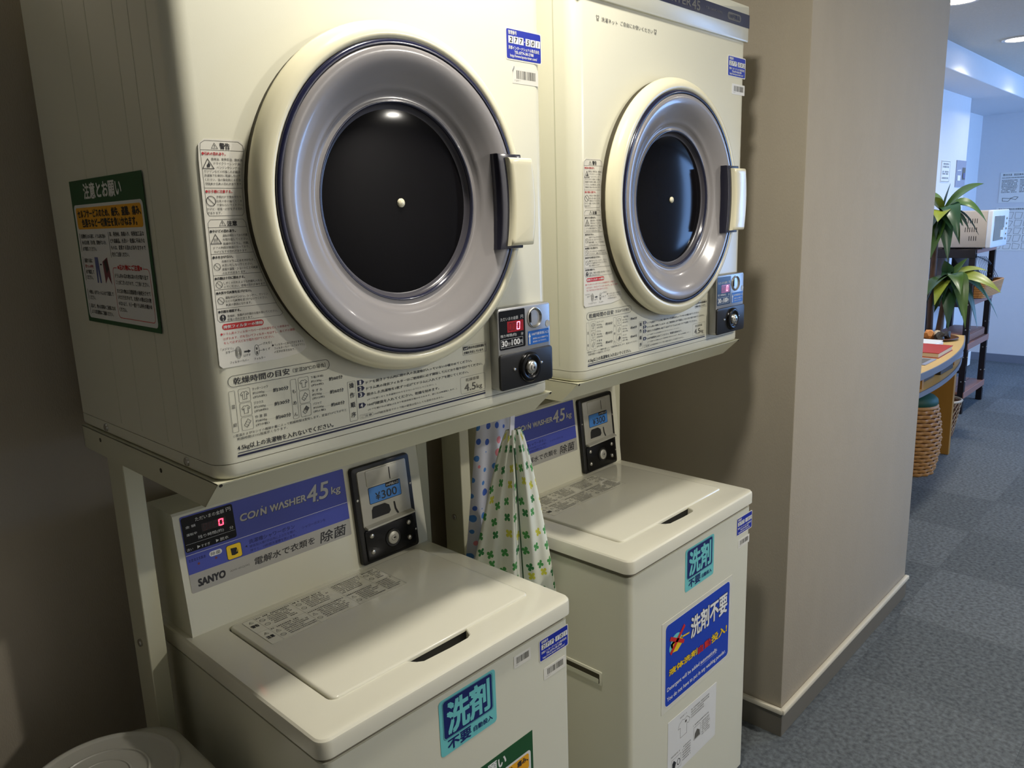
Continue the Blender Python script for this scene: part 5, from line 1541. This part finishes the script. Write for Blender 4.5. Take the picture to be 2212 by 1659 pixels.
# ------------------------------------------------------------------ notices on the hall walls
WFr = frame((8.1395, 0, 0), (0, -1, 0), (0, 0, 1), (-1, 0, 0))
b = Print(WFr); b.prism([(-0.86, 1.50), (-0.42, 1.50), (-0.42, 1.775), (-0.86, 1.775)], 0, 0.003, 'paper_white', WFr)
t = tag(b.build('timetable_poster', None, smooth=False), 'white timetable sheet pinned on the blue-lit far wall', 'poster')
p = Print(WFr, 0.002)
p.smudge(-0.84, 1.745, -0.48, 1.762, 'ink_soft', 2, 1.0); p.smudge(-0.845, 1.722, -0.46, 1.731, 'ink_soft', 2)
for u0 in (-0.845, -0.70, -0.56):
    for k in range(9):
        p.smudge(u0, 1.70 - 0.0135 * k, u0 + 0.125, 1.709 - 0.0135 * k, 'ink_soft', 2)
p.outline([(-0.83, 1.515), (-0.78, 1.51), (-0.76, 1.535), (-0.72, 1.525), (-0.70, 1.55), (-0.73, 1.555), (-0.77, 1.54), (-0.83, 1.545)], 0.004, 'ink_soft', 2)
p.build('printing', t, smooth=False)
b = Print(WFr); b.prism([(-0.87, 1.06), (-0.42, 1.06), (-0.42, 1.46), (-0.87, 1.46)], 0, 0.003, 'paper_white', WFr)
t = tag(b.build('floor_plan_poster', None, smooth=False), 'white line map sheet on the far wall below the timetable sheet', 'poster')
p = Print(WFr, 0.002); rq = random.Random(8)
p.smudge(-0.85, 1.435, -0.55, 1.45, 'ink_soft', 2)
for i in range(6):
    for j in range(5):
        u = -0.86 + 0.073 * i; v = 1.075 + 0.07 * j
        p.outline([(u, v), (u + rq.uniform(.04, .068), v), (u + .062, v + rq.uniform(.04, .06)), (u + .004, v + .058)], 0.0022, 'ink_soft', 2)
p.build('printing', t, smooth=False)
HFr = frame((0, 0.7895, 0), (1, 0, 0), (0, 0, 1), (0, -1, 0))
b = Print(HFr); b.prism([(5.96, 1.665), (6.18, 1.665), (6.18, 1.82), (5.96, 1.82)], 0, 0.003, 'paper_white', HFr)
t = tag(b.build('small_notice', None, smooth=False), 'small pale notice on the white wall above the plant', 'poster')
p = Print(HFr, 0.002); p.outline([(5.965, 1.67), (6.175, 1.67), (6.175, 1.815), (5.965, 1.815)], 0.003, 'ink_soft', 2)
for v in (1.79, 1.77, 1.735, 1.72, 1.69): p.smudge(5.99, v, 6.15, v + 0.012, 'ink_soft', 2)
p.build('printing', t, smooth=False)
b = Print(HFr); b.prism([(6.35, 1.633), (6.615, 1.633), (6.615, 1.832), (6.35, 1.832)], 0, 0.004, 'grey_sheet', HFr)
t = tag(b.build('grey_notice', None, smooth=False), 'grey notice at the end of the white wall', 'poster')
p = Print(HFr, 0.002); p.rect(6.39, 1.68, 6.47, 1.72, 'paper_white', 3); p.rect(6.52, 1.69, 6.60, 1.78, 'ink_soft', 3); p.rect(6.54, 1.70, 6.58, 1.74, 'denim', 4); p.line((6.38, 1.755), (6.48, 1.76), 0.006, 'paper_white', 3)
p.build('printing', t, smooth=False)

bpy.data.objects.remove(_to)
